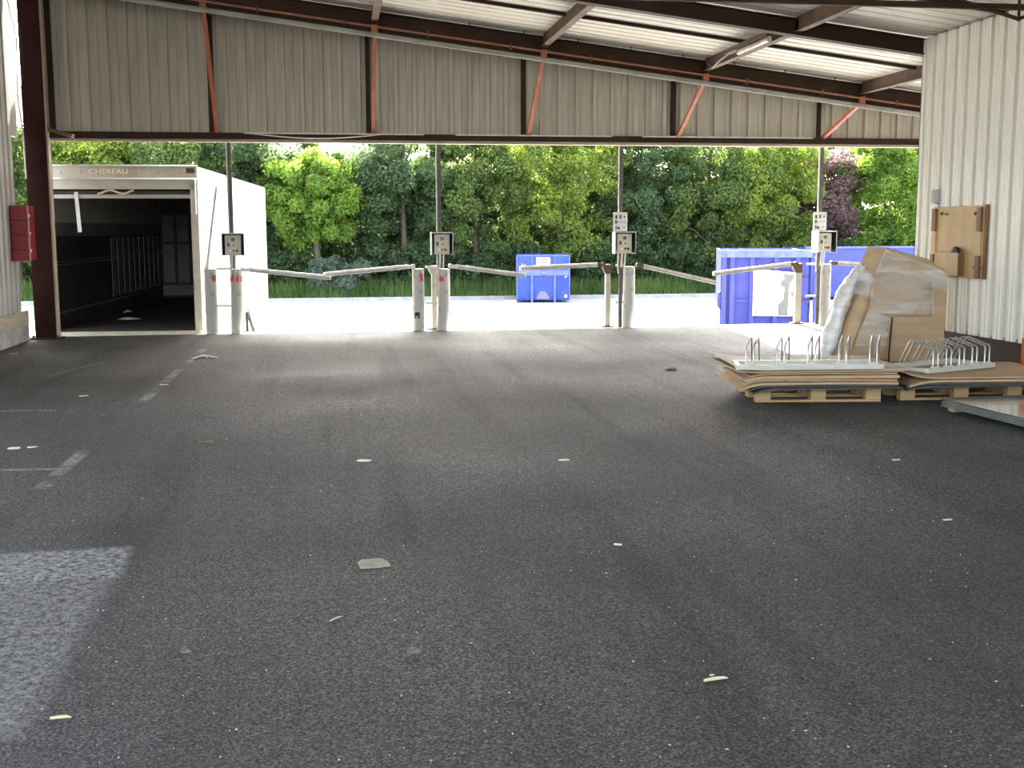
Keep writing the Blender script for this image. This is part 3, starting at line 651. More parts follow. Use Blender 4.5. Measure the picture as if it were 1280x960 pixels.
for z_ in (1.0, 1.62): obj('latch', MB().box(2.08, 2.30, -.08, -.05, z_, z_ + .04), 'knob', sk)
sg = thing('sign_board', (p0.x + .79 * math.cos(a2), 30.3 + .79 * math.sin(a2) - .20, YARD + .60), 'white sign board with grey markings leaning on the large blue skip', 'sign', None, a2)
SW = 1.15
obj('board', MB().prism([(0, 0), (SW, 0), (SW, 1.16), (0, 1.26)], -.02, .02), 'signwhite', sg)
obj('board_rim', MB().prism([(SW, -.02), (SW + .03, -.02), (SW + .03, 1.17), (SW, 1.17)], -.03, .03), 'bluelight', sg)
obj('print', MB().prism([(.68, .02), (.92, .02), (.94, .6), (.96, .85), (1.08, 1.06), (1.08, 1.10), (.76, 1.13), (.82, .98), (.72, .92), (.72, .80), (.82, .78), (.80, .45), (.66, .30)], -.026, -.02), 'inkgrey', sg)  # irregular grey silhouette laid flat on the board
obj('print', MB().prism([(.98, .62), (1.08, .68), (1.08, .50), (1.02, .52)], -.026, -.02), 'inkgrey', sg)
for z_, segs in ((.98, ((.08, .24),)), (.85, ((.07, .16), (.22, .46))), (.71, ((.06, .20), (.22, .36), (.40, .56))), (.59, ((.12, .22), (.26, .31), (.34, .38)))):
    for a, c in segs:
        x_ = a
        while x_ < c - .015:
            w_ = random.uniform(.014, .03); obj('print', MB().box(x_, min(x_ + w_, c), -.024, -.02, z_ - .018, z_ + random.uniform(.005, .02)), 'inkgrey', sg); x_ += w_ + .012
obj('print', MB().prism([(.08, .05), (.11, .05), (.12, .12), (.10, .17), (.07, .12)], -.024, -.02), 'inkgreen', sg)
# long far skip
p0 = ony(1006, 373, 45.2)
sk = thing('roll_off_skip', (p0.x, 45.2, YARD), 'long plain blue skip at the far right behind the wrapped cardboard', 'skip', None, R(-1))
obj('long_side', MB().box(0, 6.4, 0, .08, .18, 2.12), 'blueviolet', sk); obj('far_side', MB().box(0, 6.4, 2.3, 2.38, .18, 2.12), 'blueviolet', sk)
obj('end_wall', MB().box(0, .08, 0, 2.38, .18, 2.12), 'blueviolet', sk); obj('end_wall', MB().box(6.32, 6.4, 0, 2.38, .18, 2.12), 'blueviolet', sk)
obj('bottom', MB().box(0, 6.4, 0, 2.38, .14, .2), 'blueviolet', sk); obj('rim', MB().box(-.04, 6.44, -.06, .1, 2.10, 2.18), 'bluelight', sk)
obj('side_rail', MB().box(0, 6.4, -.04, 0, .35, .47), 'blueviolet', sk)
for x_ in (.5, 5.7): obj('roller', MB().tube([(x_, .1, .10), (x_, 2.2, .10)], .1, 10), 'rubber', sk)

# ------------------------------------------------------------------ pallets, cardboard, racks
def make_pallet(loc, rz, label):
    o = thing('wooden_pallet', loc, label, 'pallet', 'wooden pallets', rz)
    for y_ in (0, .35, .70):
        wd = .10 if y_ != .35 else .145; yy = {0: 0, .35: .3275, .70: .70}[y_]
        bevel(obj('bottom_board', MB().box(0, 1.2, yy, yy + wd, 0, .022), 'pallet', o), .003, 1)
        for x_ in (0, .5275, 1.055): bevel(obj('block', MB().box(x_, x_ + .145, yy, yy + wd, .022, .1), 'pallet', o), .004, 1)
    for x_ in (0, .5275, 1.055): obj('cross_board', MB().box(x_, x_ + .145, 0, .8, .1, .122), 'pallet', o)
    for yy, wd in ((0, .145), (.19, .1), (.3275, .145), (.51, .1), (.655, .145)): bevel(obj('top_board', MB().box(0, 1.2, yy, yy + wd, .122, .144), 'pallet', o), .003, 1)
    return o
PA = math.atan2(10.31 - 10.46, 5.09 - 3.93)
make_pallet((3.93, 10.46, 0), PA, 'wooden pallet under the left cardboard stack')
make_pallet((5.34, 10.35, 0), PA + R(2), 'wooden pallet under the right cardboard stack')
make_pallet((5.60, 12.20, 0), R(-3), 'wooden pallet under the wrapped cardboard bundle')

def sheet(c, sx, sy, th, rz, label, mname, droop, group, wav=.006, nx=16, ny=12):
    o = obj('cardboard_sheet', MB(), mname) if False else None
    mb = MB(); ph = random.uniform(0, 6)
    def zf(u, v):
        dx = max(0, abs(u) - .52); dy = max(0, abs(v) - .38)
        k = droop[0] if u < 0 else droop[1]
        return -k * dx * dx * 2.2 - droop[2] * dy * dy + wav * math.sin(u * 3.1 + ph) * math.cos(v * 2.7 + ph)
    vs = []
    for s_ in (0, 1):
        for j in range(ny + 1):
            for i in range(nx + 1):
                u = -sx / 2 + sx * i / nx; v = -sy / 2 + sy * j / ny
                vs.append((u, v, zf(u, v) + s_ * th))
    K = (nx + 1) * (ny + 1); fs = []
    for j in range(ny):
        for i in range(nx):
            a = j * (nx + 1) + i; fs.append((a, a + nx + 1, a + nx + 2, a + 1)); fs.append((K + a, K + a + 1, K + a + nx + 2, K + a + nx + 1))
    edge = [i for i in range(nx + 1)] + [(j) * (nx + 1) + nx for j in range(1, ny + 1)] + [ny * (nx + 1) + i for i in range(nx - 1, -1, -1)] + [j * (nx + 1) for j in range(ny - 1, 0, -1)]
    for k in range(len(edge)):
        a, b_ = edge[k], edge[(k + 1) % len(edge)]; fs.append((a, b_, K + b_, K + a))
    mb.add(vs, fs)
    o = obj('cardboard_sheet' if mname != 'darksheet' else 'dark_sheet', mb, mname); o.location = c; o.rotation_euler = (0, 0, rz)
    return tag(o, label, 'cardboard' if mname != 'darksheet' else 'sheet', group)
def loc1(u, v, z): return Vector((3.93, 10.46, 0)) + Matrix.Rotation(PA, 3, 'Z') @ Vector((u, v, z))
G1 = 'sheets stacked on the left pallet'
z = .150
spec1 = [(.63, .36, 1.42, 1.06, .014, 2, 'dark thin sheet lying directly on the left pallet', 'darksheet', (.52, 0, .2)),
         (.62, .38, 1.40, 1.04, .014, -1, 'second lowest sheet of the left stack, dark grey', 'darksheet', (.50, 0, .2)),
         (.56, .42, 1.50, 1.12, .022, 1, 'third sheet from the bottom of the left cardboard stack', 'card', (.46, 0, .15)),
         (.60, .40, 1.44, 1.04, .024, -2, 'fourth sheet from the bottom of the left cardboard stack', 'carddark', (.40, 0, .12)),
         (.60, .42, 1.46, 1.08, .026, 0, 'fifth sheet from the bottom of the left cardboard stack', 'card', (.33, 0, .10)),
         (.60, .44, 1.42, 1.06, .018, 2, 'sixth sheet from the bottom of the left cardboard stack', 'carddark', (.25, 0, .08)),
         (.56, .48, 1.60, 1.16, .014, 3, 'brown sheet second from the top of the left cardboard stack', 'card', (-.1, .0, .05)),
         (.58, .50, 1.66, 1.18, .010, 1, 'pale top sheet of the left cardboard stack under the straight bike rack', 'cardpale', (-.25, 0, .05))]
for u, v, sx, sy, th, dg, lab, mm, dr in spec1:
    sheet(loc1(u, v, z), sx, sy, th, PA + R(dg), lab, mm, dr, G1, .003); z += th + .005
ZT1 = z + .004
G2 = 'sheets stacked on the right pallet'
def loc2(u, v, z): return Vector((5.34, 10.35, 0)) + Matrix.Rotation(PA, 3, 'Z') @ Vector((u, v, z))
z = .150
spec2 = [(.76, .34, 1.54, 1.06, .020, 1, 'dark bottom sheet of the right stack', 'darksheet', (.2, 0, 0)),
         (.77, .34, 1.56, 1.08, .020, 0, 'dark second sheet of the right stack', 'darksheet', (.2, 0, 0)),
         (.78, .38, 1.58, 1.12, .022, 2, 'lower cardboard sheet of the right stack', 'card', (.3, 0, .1)),
         (.78, .42, 1.60, 1.16, .014, 4, 'curled top cardboard sheet under the angled bike rack', 'card', (-.22, 0, .05))]
for u, v, sx, sy, th, dg, lab, mm, dr in spec2:
    sheet(loc2(u, v, z), sx, sy, th, PA + R(dg), lab, mm, dr, G2, .004); z += th + .006
ZT2 = z + .005

def rack(origin, rz, Ln, D, n, label, skew, hs_=.05):
    o = thing('bike_rack', origin, label, 'bike rack', 'bike racks', rz)
    obj('front_rail', MB().box(0, Ln, 0, .05, 0, .045), 'rackwhite', o); obj('back_rail', MB().box(skew, Ln + skew * .3, D - .05, D, 0, .045), 'rackwhite', o)
    for x_, s_ in ((0, skew), (Ln - .05, skew * .3)): obj('end_rail', MB().prism([(x_, .05), (x_ + .05, .05), (x_ + .05 + s_, D - .05), (x_ + s_, D - .05)], .005, .04, 'z'), 'rackwhite', o)
    for k in range(n):
        bx = .09 + (Ln - .22) * k / (n - 1)
        for dx in (0, .07):
            s_ = hs_
            pts = [(bx + dx, .03, .04), (bx + dx, .03, .205), (bx + dx + .008, .045, .222), (bx + dx + s_ * .7, D * .62, .285), (bx + dx + s_ * .75, D * .67, .275), (bx + dx + s_, D - .03, .04)]
            obj('hoop', MB().tube(pts, .0075, 7), 'chrome', o)
        obj('clamp', MB().box(bx - .015, bx + .085, .015, .045, .045, .06), 'rackwhite', o)
    return o
ra = onz(921, 462.5, ZT1); rb = onz(1105, 461, ZT1)
rack(ra, math.atan2(rb.y - ra.y, rb.x - ra.x), (rb - ra).length, .42, 5, 'straight galvanised bike rack on the left cardboard stack', .05, .15)
ra = onz(1161, 467, ZT2); rb = onz(1244, 459, ZT2)
rack(ra, math.atan2(rb.y - ra.y, rb.x - ra.x), (rb - ra).length, .52, 5, 'angled galvanised bike rack on the right cardboard stack', .0)

# metal sheets at lower right
q0 = onz(1176, 499, .10); q1 = onz(1280, 524, .10); q2 = onz(1195, 494.5, .10)
dv = (q1 - q0).normalized(); nv = Vector((-dv.y, dv.x, 0))
if nv.x < 0: nv = -nv
ang = math.atan2(dv.y, dv.x)
for k in range(5):
    mb = MB(); ln = 2.5; sgn = 1 if nv.dot(Matrix.Rotation(ang, 3, 'Z') @ Vector((0, 1, 0))) > 0 else -1
    off = (.0, .03, .015, .045, .0)[k]
    mb.box(0, ln, 0, sgn * 1.15, 0, .013)
    o = obj('metal_sheet', mb, 'mirror' if k == 4 else 'edgegrey'); o.location = (q0.x + dv.x * off, q0.y + dv.y * off, .038 + k * .0145); o.rotation_euler = (0, 0, ang + R((0, .4, -.3, .3, 0)[k]))
    tag(o, ['lowest grey sheet', 'second lowest grey sheet', 'middle grey sheet', 'second highest grey sheet', 'shiny top metal sheet reflecting the cream wall'][k] + ' of the flat pile at the lower right', 'metal sheet', 'flat metal sheets on the floor')
for k, t_ in enumerate((.10, 1.2, 2.3)):
    c = q0 + dv * t_
    o = obj('support_batten', MB().box(-.04, .04, .04 * sgn, 1.1 * sgn, 0, .036), 'pallet'); o.location = (c.x, c.y, 0); o.rotation_euler = (0, 0, ang)
    tag(o, ['batten under the visible corner of the metal sheets', 'middle batten under the metal sheets', 'far batten under the metal sheets'][k], 'batten', 'battens under the metal sheets')

# orange post at right edge, floor plank against wall
o = thing('orange_post', (6.98, onx(1283, 450, 6.98).y, 0), 'orange painted steel post at the right edge beside the cream wall', 'post')
obj('shaft', MB().box(-.03, .04, -.05, .05, 0, .52), 'orange', o); obj('foot', MB().box(-.08, .08, -.08, .08, 0, .015), 'orange', o)
tag(obj('loose_plank', MB().box(XR - .12, XR - .04, 9.2, 11.5, .0, .17), 'plinth'), 'brown plank lying along the foot of the cream wall', 'plank')

# ------------------------------------------------------------------ wrapped cardboard bundle
o = thing('cardboard_bundle', (6.36, 12.45, .15), 'tall leaning cardboard bundle wrapped in clear film', 'cardboard')
def bp_(px_, py_, Y=12.32): v = ony(px_, py_, Y); return (v.x - 6.36, v.z - .15)
def fr(x, y): return (1010 + x / 5.82, 295 + y / 5.82)
main = [bp_(*fr(*q)) for q in ((320, 800), (290, 905), (990, 905), (995, 700), (1015, 400), (1025, 262), (880, 168), (575, 82), (480, 290), (430, 500))]
main = [(a, c if c > .12 else 0) for a, c in main]
bevel(fixn(obj('main_board', MB().prism(main, -.12, .30), 'card', o)), .01)
# left slanted boards receding to the rear
def face(pts, mname, nm, th=.03):
    vs = [Vector(p) for p in pts]; nrm = (vs[1] - vs[0]).cross(vs[2] - vs[0]).normalized() * th
    k = len(vs); mb = MB().add(vs + [v + nrm for v in vs], [tuple(range(k)), tuple(range(2 * k - 1, k - 1, -1))] + [(i, i + k, (i + 1) % k + k, (i + 1) % k) for i in range(k)])
    return fixn(obj(nm, mb, mname, o))
def w3(x, y, Y): v = ony(*fr(x, y), Y - .4); return (v.x - 6.36, v.y - 12.45, v.z - .15 if v.z > .27 else .0)
face([w3(575, 82, 12.72), w3(480, 290, 12.70), w3(385, 185, 13.0), w3(432, 74, 13.0)], 'card', 'top_flap')
face([w3(480, 290, 12.70), w3(430, 500, 12.70), w3(320, 800, 12.70), w3(285, 905, 12.70), w3(165, 905, 12.9), w3(225, 700, 12.9), w3(320, 420, 12.95), w3(385, 190, 13.0)], 'card', 'left_board')
face([w3(600, 585, 12.585), w3(915, 585, 12.585), w3(990, 640, 12.585), w3(990, 905, 12.585), w3(580, 905, 12.585)], 'card', 'front_box', .02)
face([w3(905, 300, 12.59), w3(1020, 270, 12.59), w3(1000, 650, 12.59), w3(905, 600, 12.59)], 'card', 'side_flap', .015)
obj('box_gap', MB().bar(w3(612, 590, 12.575), w3(584, 905, 12.575), .012, .018, (0, 1, 0)), 'hoodin', o)
obj('box_slit', MB().bar(w3(615, 583, 12.575), w3(918, 583, 12.575), .008, .008, (0, 1, 0)), 'carddark', o)
obj('paper_fold', MB().bar(w3(572, 88, 12.69), w3(500, 275, 12.68), .010, .010, (0, 1, 0)), 'cardpale', o)
# film shell over the front
def film(pts, nm, mname='film', sub=9, amp=.018):
    a, b_, c, d_ = [Vector(p) for p in pts]; mb = MB(); vs = []
    for j in range(sub + 1):
        for i in range(sub + 1):
            u, v = i / sub, j / sub; p_ = a.lerp(b_, u).lerp(d_.lerp(c, u), v)
            p_ = p_ + Vector((0, -amp * (math.sin(u * 9 + v * 14) * .5 + random.uniform(-.4, .4)), amp * .5 * random.uniform(-1, 1) if 0 < j < sub else 0)); vs.append(p_)
    n_ = sub + 1
    mb.add(vs, [(j * n_ + i, j * n_ + i + 1, (j + 1) * n_ + i + 1, (j + 1) * n_ + i) for j in range(sub) for i in range(sub)], True)
    return obj(nm, mb, mname, o)
film([w3(445, 560, 12.55), w3(915, 575, 12.55), w3(915, 385, 12.55), w3(470, 300, 12.55)], 'plastic_wrap')
film([w3(470, 300, 12.56), w3(1015, 400, 12.56), w3(1020, 268, 12.56), w3(575, 95, 12.56)], 'plastic_wrap')
film([w3(330, 800, 12.56), w3(570, 800, 12.56), w3(600, 600, 12.56), w3(440, 540, 12.56)], 'plastic_wrap')
film([w3(330, 420, 12.75), w3(480, 440, 12.62), w3(480, 300, 12.62), w3(385, 200, 12.9)], 'plastic_wrap')
film([w3(210, 420, 12.9), w3(440, 430, 12.66), w3(470, 290, 12.66), w3(380, 195, 12.95)], 'plastic_wrap')
# dense crumpled film on the left edge
pts = [w3(120, 885, 12.92), w3(150, 800, 12.92), w3(200, 620, 12.92), w3(245, 470, 12.92), w3(290, 360, 12.93), (w3(370, 235, 12.96)), w3(395, 190, 12.98)]
mb = MB(); n_ = 14; vs = []
K = 40
for k in range(K + 1):
    t_ = k / K * (len(pts) - 1); i = min(int(t_), len(pts) - 2); p_ = Vector(pts[i]).lerp(Vector(pts[i + 1]), t_ - i)
    rad = .075 + .045 * math.sin(math.pi * min(1, k / K * 1.15)) - (.06 if k > K - 4 else 0)
    for j in range(n_):
        th = 2 * math.pi * j / n_; rr = rad * (1 + .10 * math.sin(3 * th + k * .5) + random.uniform(-.03, .03))
        vs.append((p_.x + rr * math.cos(th) * .85, p_.y + rr * math.sin(th) * 1.1, max(.0, p_.z + rr * .25 * math.cos(th) + random.uniform(-.012, .012))))
mb.add(vs, [(k * n_ + j, k * n_ + (j + 1) % n_, (k + 1) * n_ + (j + 1) % n_, (k + 1) * n_ + j) for k in range(K) for j in range(n_)], True)
mb.add(vs[-n_:], [tuple(range(n_))]); mb.add(vs[:n_], [tuple(range(n_))[::-1]])
obj('crumpled_film', mb, 'filmdense', o)
mb = MB(); vs = []; pts = [w3(285, 875, 12.6), w3(340, 880, 12.55), w3(420, 895, 12.55), w3(480, 900, 12.58)]
for k in range(13):
    t_ = k / 12 * 3; i = min(int(t_), 2); p_ = Vector(pts[i]).lerp(Vector(pts[i + 1]), t_ - i); rad = .055 - .02 * k / 12
    for j in range(8):
        th = 2 * math.pi * j / 8; rr = rad * random.uniform(.8, 1.2); vs.append((p_.x, p_.y + rr * math.cos(th), max(.0, p_.z + rr * math.sin(th))))
mb.add(vs, [(k * 8 + j, k * 8 + (j + 1) % 8, (k + 1) * 8 + (j + 1) % 8, (k + 1) * 8 + j) for k in range(12) for j in range(8)], True)
obj('film_tail', mb, 'filmdense', o)

# ------------------------------------------------------------------ hatch and box on the right wall
def wx(px_, py_, off): v = onx(px_, py_, XR - off); return v
o = thing('wooden_hatch', (XR - .01, 12.67, 1.07), 'plywood panel with brown battens bolted to the cream wall', 'panel')
bevel(obj('board', MB().box(-.03, -.005, -.56, .56, .0, .82), 'ply', o), .004, 1)
obj('side_frame', MB().box(-.03, .0, -.60, -.56, .0, .83), 'batten', o)
for yy in (.47, -.53):
    for z0, z1 in ((.0, .26), (.52, .80)): bevel(obj('batten', MB().box(-.065, -.03, yy, yy + .085, z0 + .01, z1), 'batten', o), .004, 1)
for yy, c in ((.47, .085), (-.53, .085)): obj('batten_insert', MB().box(-.05, -.03, yy, yy + c, .26, .52), 'ply', o)
bx = bevel(obj('box', MB().box(-.10, -.03, -.16, .38, .02, .29), 'ply', o), .005, 1)
obj('box_side', MB().box(-.105, -.03, -.18, -.16, .02, .29), 'batten', bx)
obj('cloth', MB().tube([(-.10, -.17, .30), (-.09, -.11, .32), (-.075, -.05, .32), (-.07, .03, .285)], [.02, .035, .04, .02], 8), 'hoodin', bx)
for yy, zz in ((.36, .74), (-.38, .73), (-.42, .13)): obj('bolt', MB().tube([(-.03, yy, zz), (-.055, yy, zz)], .018, 8).bar((-.04, yy, zz), (-.04, yy - .13, zz - .01), .012, .02), 'knob', o)
o = thing('junction_box', (XR - .0, 13.22, 1.93), 'small grey electrical box on the cream wall above the plywood panel', 'electrical box')
bevel(obj('body', MB().box(-.06, .02, -.05, .05, 0, .17), 'hood', o), .008); obj('lid', MB().box(-.065, -.06, -.045, .045, .01, .16), 'greypipe', o)

# ------------------------------------------------------------------ litter on the floor
def flat_scrap(px_, py_, sx, sy, rz, label, mname, cat='paper', lift=.006, n=7):
    p_ = onz(px_, py_); mb = MB(); ring = []
    for i in range(n):
        a = 2 * math.pi * i / n + .3; ring.append((sx / 2 * math.copysign(abs(math.cos(a)) ** .6, math.cos(a)) * random.uniform(.85, 1.1), sy / 2 * math.copysign(abs(math.sin(a)) ** .6, math.sin(a)) * random.uniform(.85, 1.1), random.uniform(.002, lift)))
    bot = [(x_, y_, 0) for x_, y_, z_ in ring]
    mb.add(ring + [(0, 0, lift * 1.2)], [(i, (i + 1) % n, n) for i in range(n)]); mb.add(bot + ring, [(i, (i + 1) % n, n + (i + 1) % n, n + i) for i in range(n)])
    ob = obj({'paper': 'paper_scrap', 'cardboard': 'cardboard_scrap', 'leaf': 'dry_leaf', 'splinter': 'wood_splinter', 'strap': 'plastic_strap'}[cat], mb, mname, None, p_); ob.rotation_euler = (0, 0, rz)
    return tag(ob, label, cat)
flat_scrap(467, 705, .17, .16, .1, 'torn grey cardboard scrap left of the middle of the floor', 'scrapcard', 'cardboard', .012)
flat_scrap(18, 560.5, .10, .09, .2, 'white paper scrap near the left edge of the floor', 'scrap'); flat_scrap(40, 559, .08, .06, .5, 'smaller paper scrap right of the white one at the left edge', 'scrap')
flat_scrap(455, 576, .10, .07, -.2, 'white paper scrap on the shiny middle floor', 'scrap'); flat_scrap(705, 575, .08, .05, .1, 'white paper scrap right of centre in line with the middle one', 'scrap')
flat_scrap(105, 495, .10, .05, .4, 'small pale scrap on the left floor near the worn line', 'scrap'); flat_scrap(17, 442, .12, .08, .3, 'yellowish scrap at the foot of the left plinth', 'splinter')
flat_scrap(205, 481, .10, .05, .3, 'pale scrap lying on the worn white line', 'scrap'); flat_scrap(838, 463, .14, .06, .2, 'dark scrap on the floor left of the pallets', 'deadleaf', 'leaf', .03)
flat_scrap(518, 815, .055, .04, .3, 'curled dry leaf near the front middle of the floor', 'deadleaf', 'leaf', .02); flat_scrap(233, 815, .05, .035, .2, 'curled dry leaf on the left front floor', 'deadleaf', 'leaf', .02)
flat_scrap(1120, 575, .06, .03, 0, 'tiny pale scrap on the right floor below the metal sheets', 'scrap'); flat_scrap(258, 553, .12, .04, .1, 'dark flat scrap left of the shiny floor', 'deadleaf', 'leaf', .01)
flat_scrap(772, 681, .05, .02, -.5, 'small white sliver right of the floor middle', 'scrap'); flat_scrap(1185, 650, .06, .02, .1, 'small pale sliver on the right floor', 'scrap')
def splint(px_, py_, ln, rz, label, r=.006):
    p_ = onz(px_, py_); mb = MB().tube([(-ln / 2, 0, r), (-ln * .1, ln * .03, r * 1.3), (ln * .3, ln * .02, r * 1.5), (ln / 2, -ln * .02, r)], [r, r * 1.4, r * 1.2, r * .4], 6)
    ob = obj('wood_splinter', mb, 'splinter', None, p_); ob.rotation_euler = (0, 0, rz); return tag(ob, label, 'splinter')
splint(895, 850.5, .095, .12, 'pale wood splinter at the front right of the floor', .005); splint(76, 898.5, .07, -.02, 'pale wood splinter at the front left corner of the floor', .0045)
splint(420, 774, .075, .8, 'thin slanting wood splinter below the cardboard scrap', .003); splint(890, 845, .02, 0, 'tiny wood chip just above the front right splinter', .003)
o = thing('plastic_strap', onz(254, 448), 'crumpled white plastic strap near the bollards beside the truck', 'strap')
obj('strap_strip', MB().tube([(-.12, -.14, .012), (-.03, .02, .03), (.05, .12, .02), (.12, .02, .012), (.18, -.06, .015)], .012, 6), 'scrap', o)
obj('strap_strip', MB().tube([(-.05, .30, .01), (0, .14, .025), (.06, -.05, .012)], .010, 6), 'scrap', o)
mb = MB()
for _ in range(230):
    px_, py_ = random.uniform(0, 1280), 440 + 520 * random.random() ** .8
    if px_ > 880 and py_ < 545: continue
    p_ = onz(px_, py_); s_ = random.uniform(.0012, .0032) * (1 + .05 * p_.y); a = random.uniform(0, 6.3); k_ = random.uniform(1, 2.6)
    vs = [(p_.x + s_ * (k_ * math.cos(a + t_) * math.cos(a) - math.sin(a + t_) * math.sin(a)), p_.y + s_ * (k_ * math.cos(a + t_) * math.sin(a) + math.sin(a + t_) * math.cos(a)), .001) for t_ in (0, 1.6, 3.1, 4.7)]
    mb.add(vs + [(p_.x, p_.y, .001 + s_ * .9)], [(0, 1, 4), (1, 2, 4), (2, 3, 4), (3, 0, 4)])
g = tag(obj('floor_crumbs', mb, 'scrap'), 'tiny pale crumbs and chips scattered over the asphalt floor', 'litter'); g['kind'] = 'stuff'

# ------------------------------------------------------------------ trees, shrubs, grass
def leaf_mesh(name, centres, radii, per, size, mname):
    C = np.repeat(np.array(centres), per, axis=0); Rr = np.repeat(np.array(radii), per, axis=0); n = len(C)
    d = rng.normal(size=(n, 3)); d /= np.linalg.norm(d, axis=1)[:, None]
    rr = rng.random(n) ** .45
    P = C + d * (rr * Rr)[:, None] * np.array([1, 1, .8])
    nrm = d * .5 + rng.normal(size=(n, 3)) * .55 + np.array([0, -.15, .35]); nrm /= np.linalg.norm(nrm, axis=1)[:, None]
    t_ = np.cross(nrm, rng.normal(size=(n, 3))); t_ /= np.linalg.norm(t_, axis=1)[:, None]; b_ = np.cross(nrm, t_)
    s_ = (size * rng.uniform(.7, 1.35, n))[:, None]
    V = np.empty((n, 4, 3)); V[:, 0] = P - t_ * s_; V[:, 1] = P - b_ * s_ * .55 + nrm * s_ * .18; V[:, 2] = P + t_ * s_; V[:, 3] = P + b_ * s_ * .55 + nrm * s_ * .18
    me = bpy.data.meshes.new(name); me.vertices.add(4 * n); me.vertices.foreach_set('co', V.reshape(-1).astype(np.float32))
    me.loops.add(4 * n); me.loops.foreach_set('vertex_index', np.arange(4 * n, dtype=np.int32))
    me.polygons.add(n); me.polygons.foreach_set('loop_start', np.arange(0, 4 * n, 4, dtype=np.int32)); me.polygons.foreach_set('loop_total', np.full(n, 4, dtype=np.int32))
    me.materials.append(M[mname]); me.update(calc_edges=True); return me
def tree(X, Y, zg, h, w_, low, mname, label, ncl=95, per=230, size=.115, group='trees behind the yard'):
    o = thing('leafy_tree', (X, Y, zg), label, 'tree', group)
    cz = (low + h) / 2; rz_ = (h - low) / 2; cs = []; rs = []; tries = 0
    while len(cs) < ncl and tries < 4000:
        tries += 1
        d = rng.normal(size=3); d /= np.linalg.norm(d); q = rng.random() ** .4
        p_ = np.array([d[0] * w_ * q, d[1] * w_ * q * .8, cz + d[2] * rz_ * q])
        cs.append(p_); rs.append(rng.uniform(.35, .85) * (w_ / 3.0) ** .5)
    f = obj('foliage', leaf_mesh('foliage', cs, rs, per, size, mname), None, o)
    th = h * .75
    obj('trunk', MB().tube([(0, 0, -.1), (.05, .03, low * .6 + .3), (-.04, 0, th * .6), (.05, 0, th)], [.17, .14, .10, .04], 8), 'bark', o)
    for k in range(4):
        c = cs[int(rng.integers(len(cs)))]; z0 = max(low * .5, min(c[2] - .8, th * .8))
        obj('branch', MB().tube([(0, 0, z0), tuple(np.array([c[0] * .5, c[1] * .5, (z0 + c[2]) / 2 + .2])), tuple(c)], .05, 6, .015), 'bark', o)
    return o
def Xat(px_, Y): return ony(px_, 300, Y).x
tl = [(20, 51.0, 7.6, 2.6, 1.2, 'leaf_mid', 'green tree seen left of the red column'),
      (110, 51.2, 8.2, 2.7, 1.4, 'leaf_sunlit', 'yellow-green tree rising above the left half of the truck roof'),
      (215, 50.8, 7.8, 2.6, 1.0, 'leaf_mid', 'green tree rising above the right half of the truck roof'),
      (305, 51.4, 8.4, 2.5, .8, 'leaf_dark', 'dark green tree behind the far corner of the truck'),
      (395, 49.9, 5.6, 2.35, 1.7, 'leaf_light', 'bright light green maple right of the truck'),
      (505, 50.9, 8.2, 2.6, .7, 'leaf_dark', 'dark green tree just left of the second pole'),
      (595, 50.9, 8.4, 2.5, .8, 'leaf_mid', 'green tree just right of the second pole'),
      (700, 50.6, 8.0, 2.7, .9, 'leaf_sunlit', 'sunlit yellow-green tree above the small blue skip'),
      (800, 51.2, 8.6, 2.6, .6, 'leaf_dark', 'dark green tree behind the third pole'),
      (885, 50.8, 7.8, 2.6, .7, 'leaf_mid', 'green tree above the drooping barrier arm'),
      (965, 50.3, 7.6, 2.3, .9, 'leaf_sunlit', 'bright yellow-green tree left of the purple tree'),
      (1035, 50.9, 6.6, 1.7, 1.0, 'leaf_purple', 'purple-brown leaved tree behind the fourth pole'),
      (1105, 50.3, 8.4, 2.2, .8, 'leaf_light', 'light green tree beside the corner of the cream wall'),
      (1190, 51.0, 8.4, 2.6, .8, 'leaf_mid', 'green tree hidden mostly behind the cream wall')]
for px_, Y, h, w_, low, mm, lab in tl:
    tree(Xat(px_, Y), Y, YARD + .5, h, w_, low, mm, lab, 80 if mm == 'leaf_purple' else 120, 200 if mm == 'leaf_purple' else 300, .08)
bk = [(60, 'leaf_dark'), (165, 'leaf_mid'), (260, 'leaf_dark'), (350, 'leaf_mid'), (450, 'leaf_dark'), (550, 'leaf_mid'), (650, 'leaf_dark'), (755, 'leaf_mid'), (850, 'leaf_dark'), (930, 'leaf_mid'), (1010, 'leaf_dark'), (1150, 'leaf_dark')]
nm = ['behind the left truck roof', 'behind the middle of the truck roof', 'behind the right truck roof edge', 'behind the truck front', 'behind the bright maple', 'behind the second pole', 'behind the left of the small skip tree', 'behind the gap left of the third pole',
      'behind the gap right of the third pole', 'behind the drooping arm tree', 'behind the purple tree', 'behind the tree at the cream wall']
for (px_, mm), l in zip(bk, nm):
    tree(Xat(px_, 54.5), 54.5 + random.uniform(-.6, .6), YARD + .9, random.uniform(6.0, 7.0), 2.9, .3, mm, 'back-row tree ' + l, 85, 170, .105, 'back row of trees')
sh = [(345, 'leaf_dark', 1.0, 1.7), (425, 'leaf_silver', .75, 1.2), (490, 'leaf_dark', 1.1, 1.8), (575, 'leaf_dark', 1.1, 1.8), (640, 'leaf_dark', 1.0, 1.9), (735, 'leaf_dark', 1.1, 1.9), (815, 'leaf_dark', 1.1, 1.7), (880, 'leaf_dark', 1.1, 1.9), (960, 'leaf_dark', 1.2, 1.9), (1080, 'leaf_dark', 1.2, 2.0)]
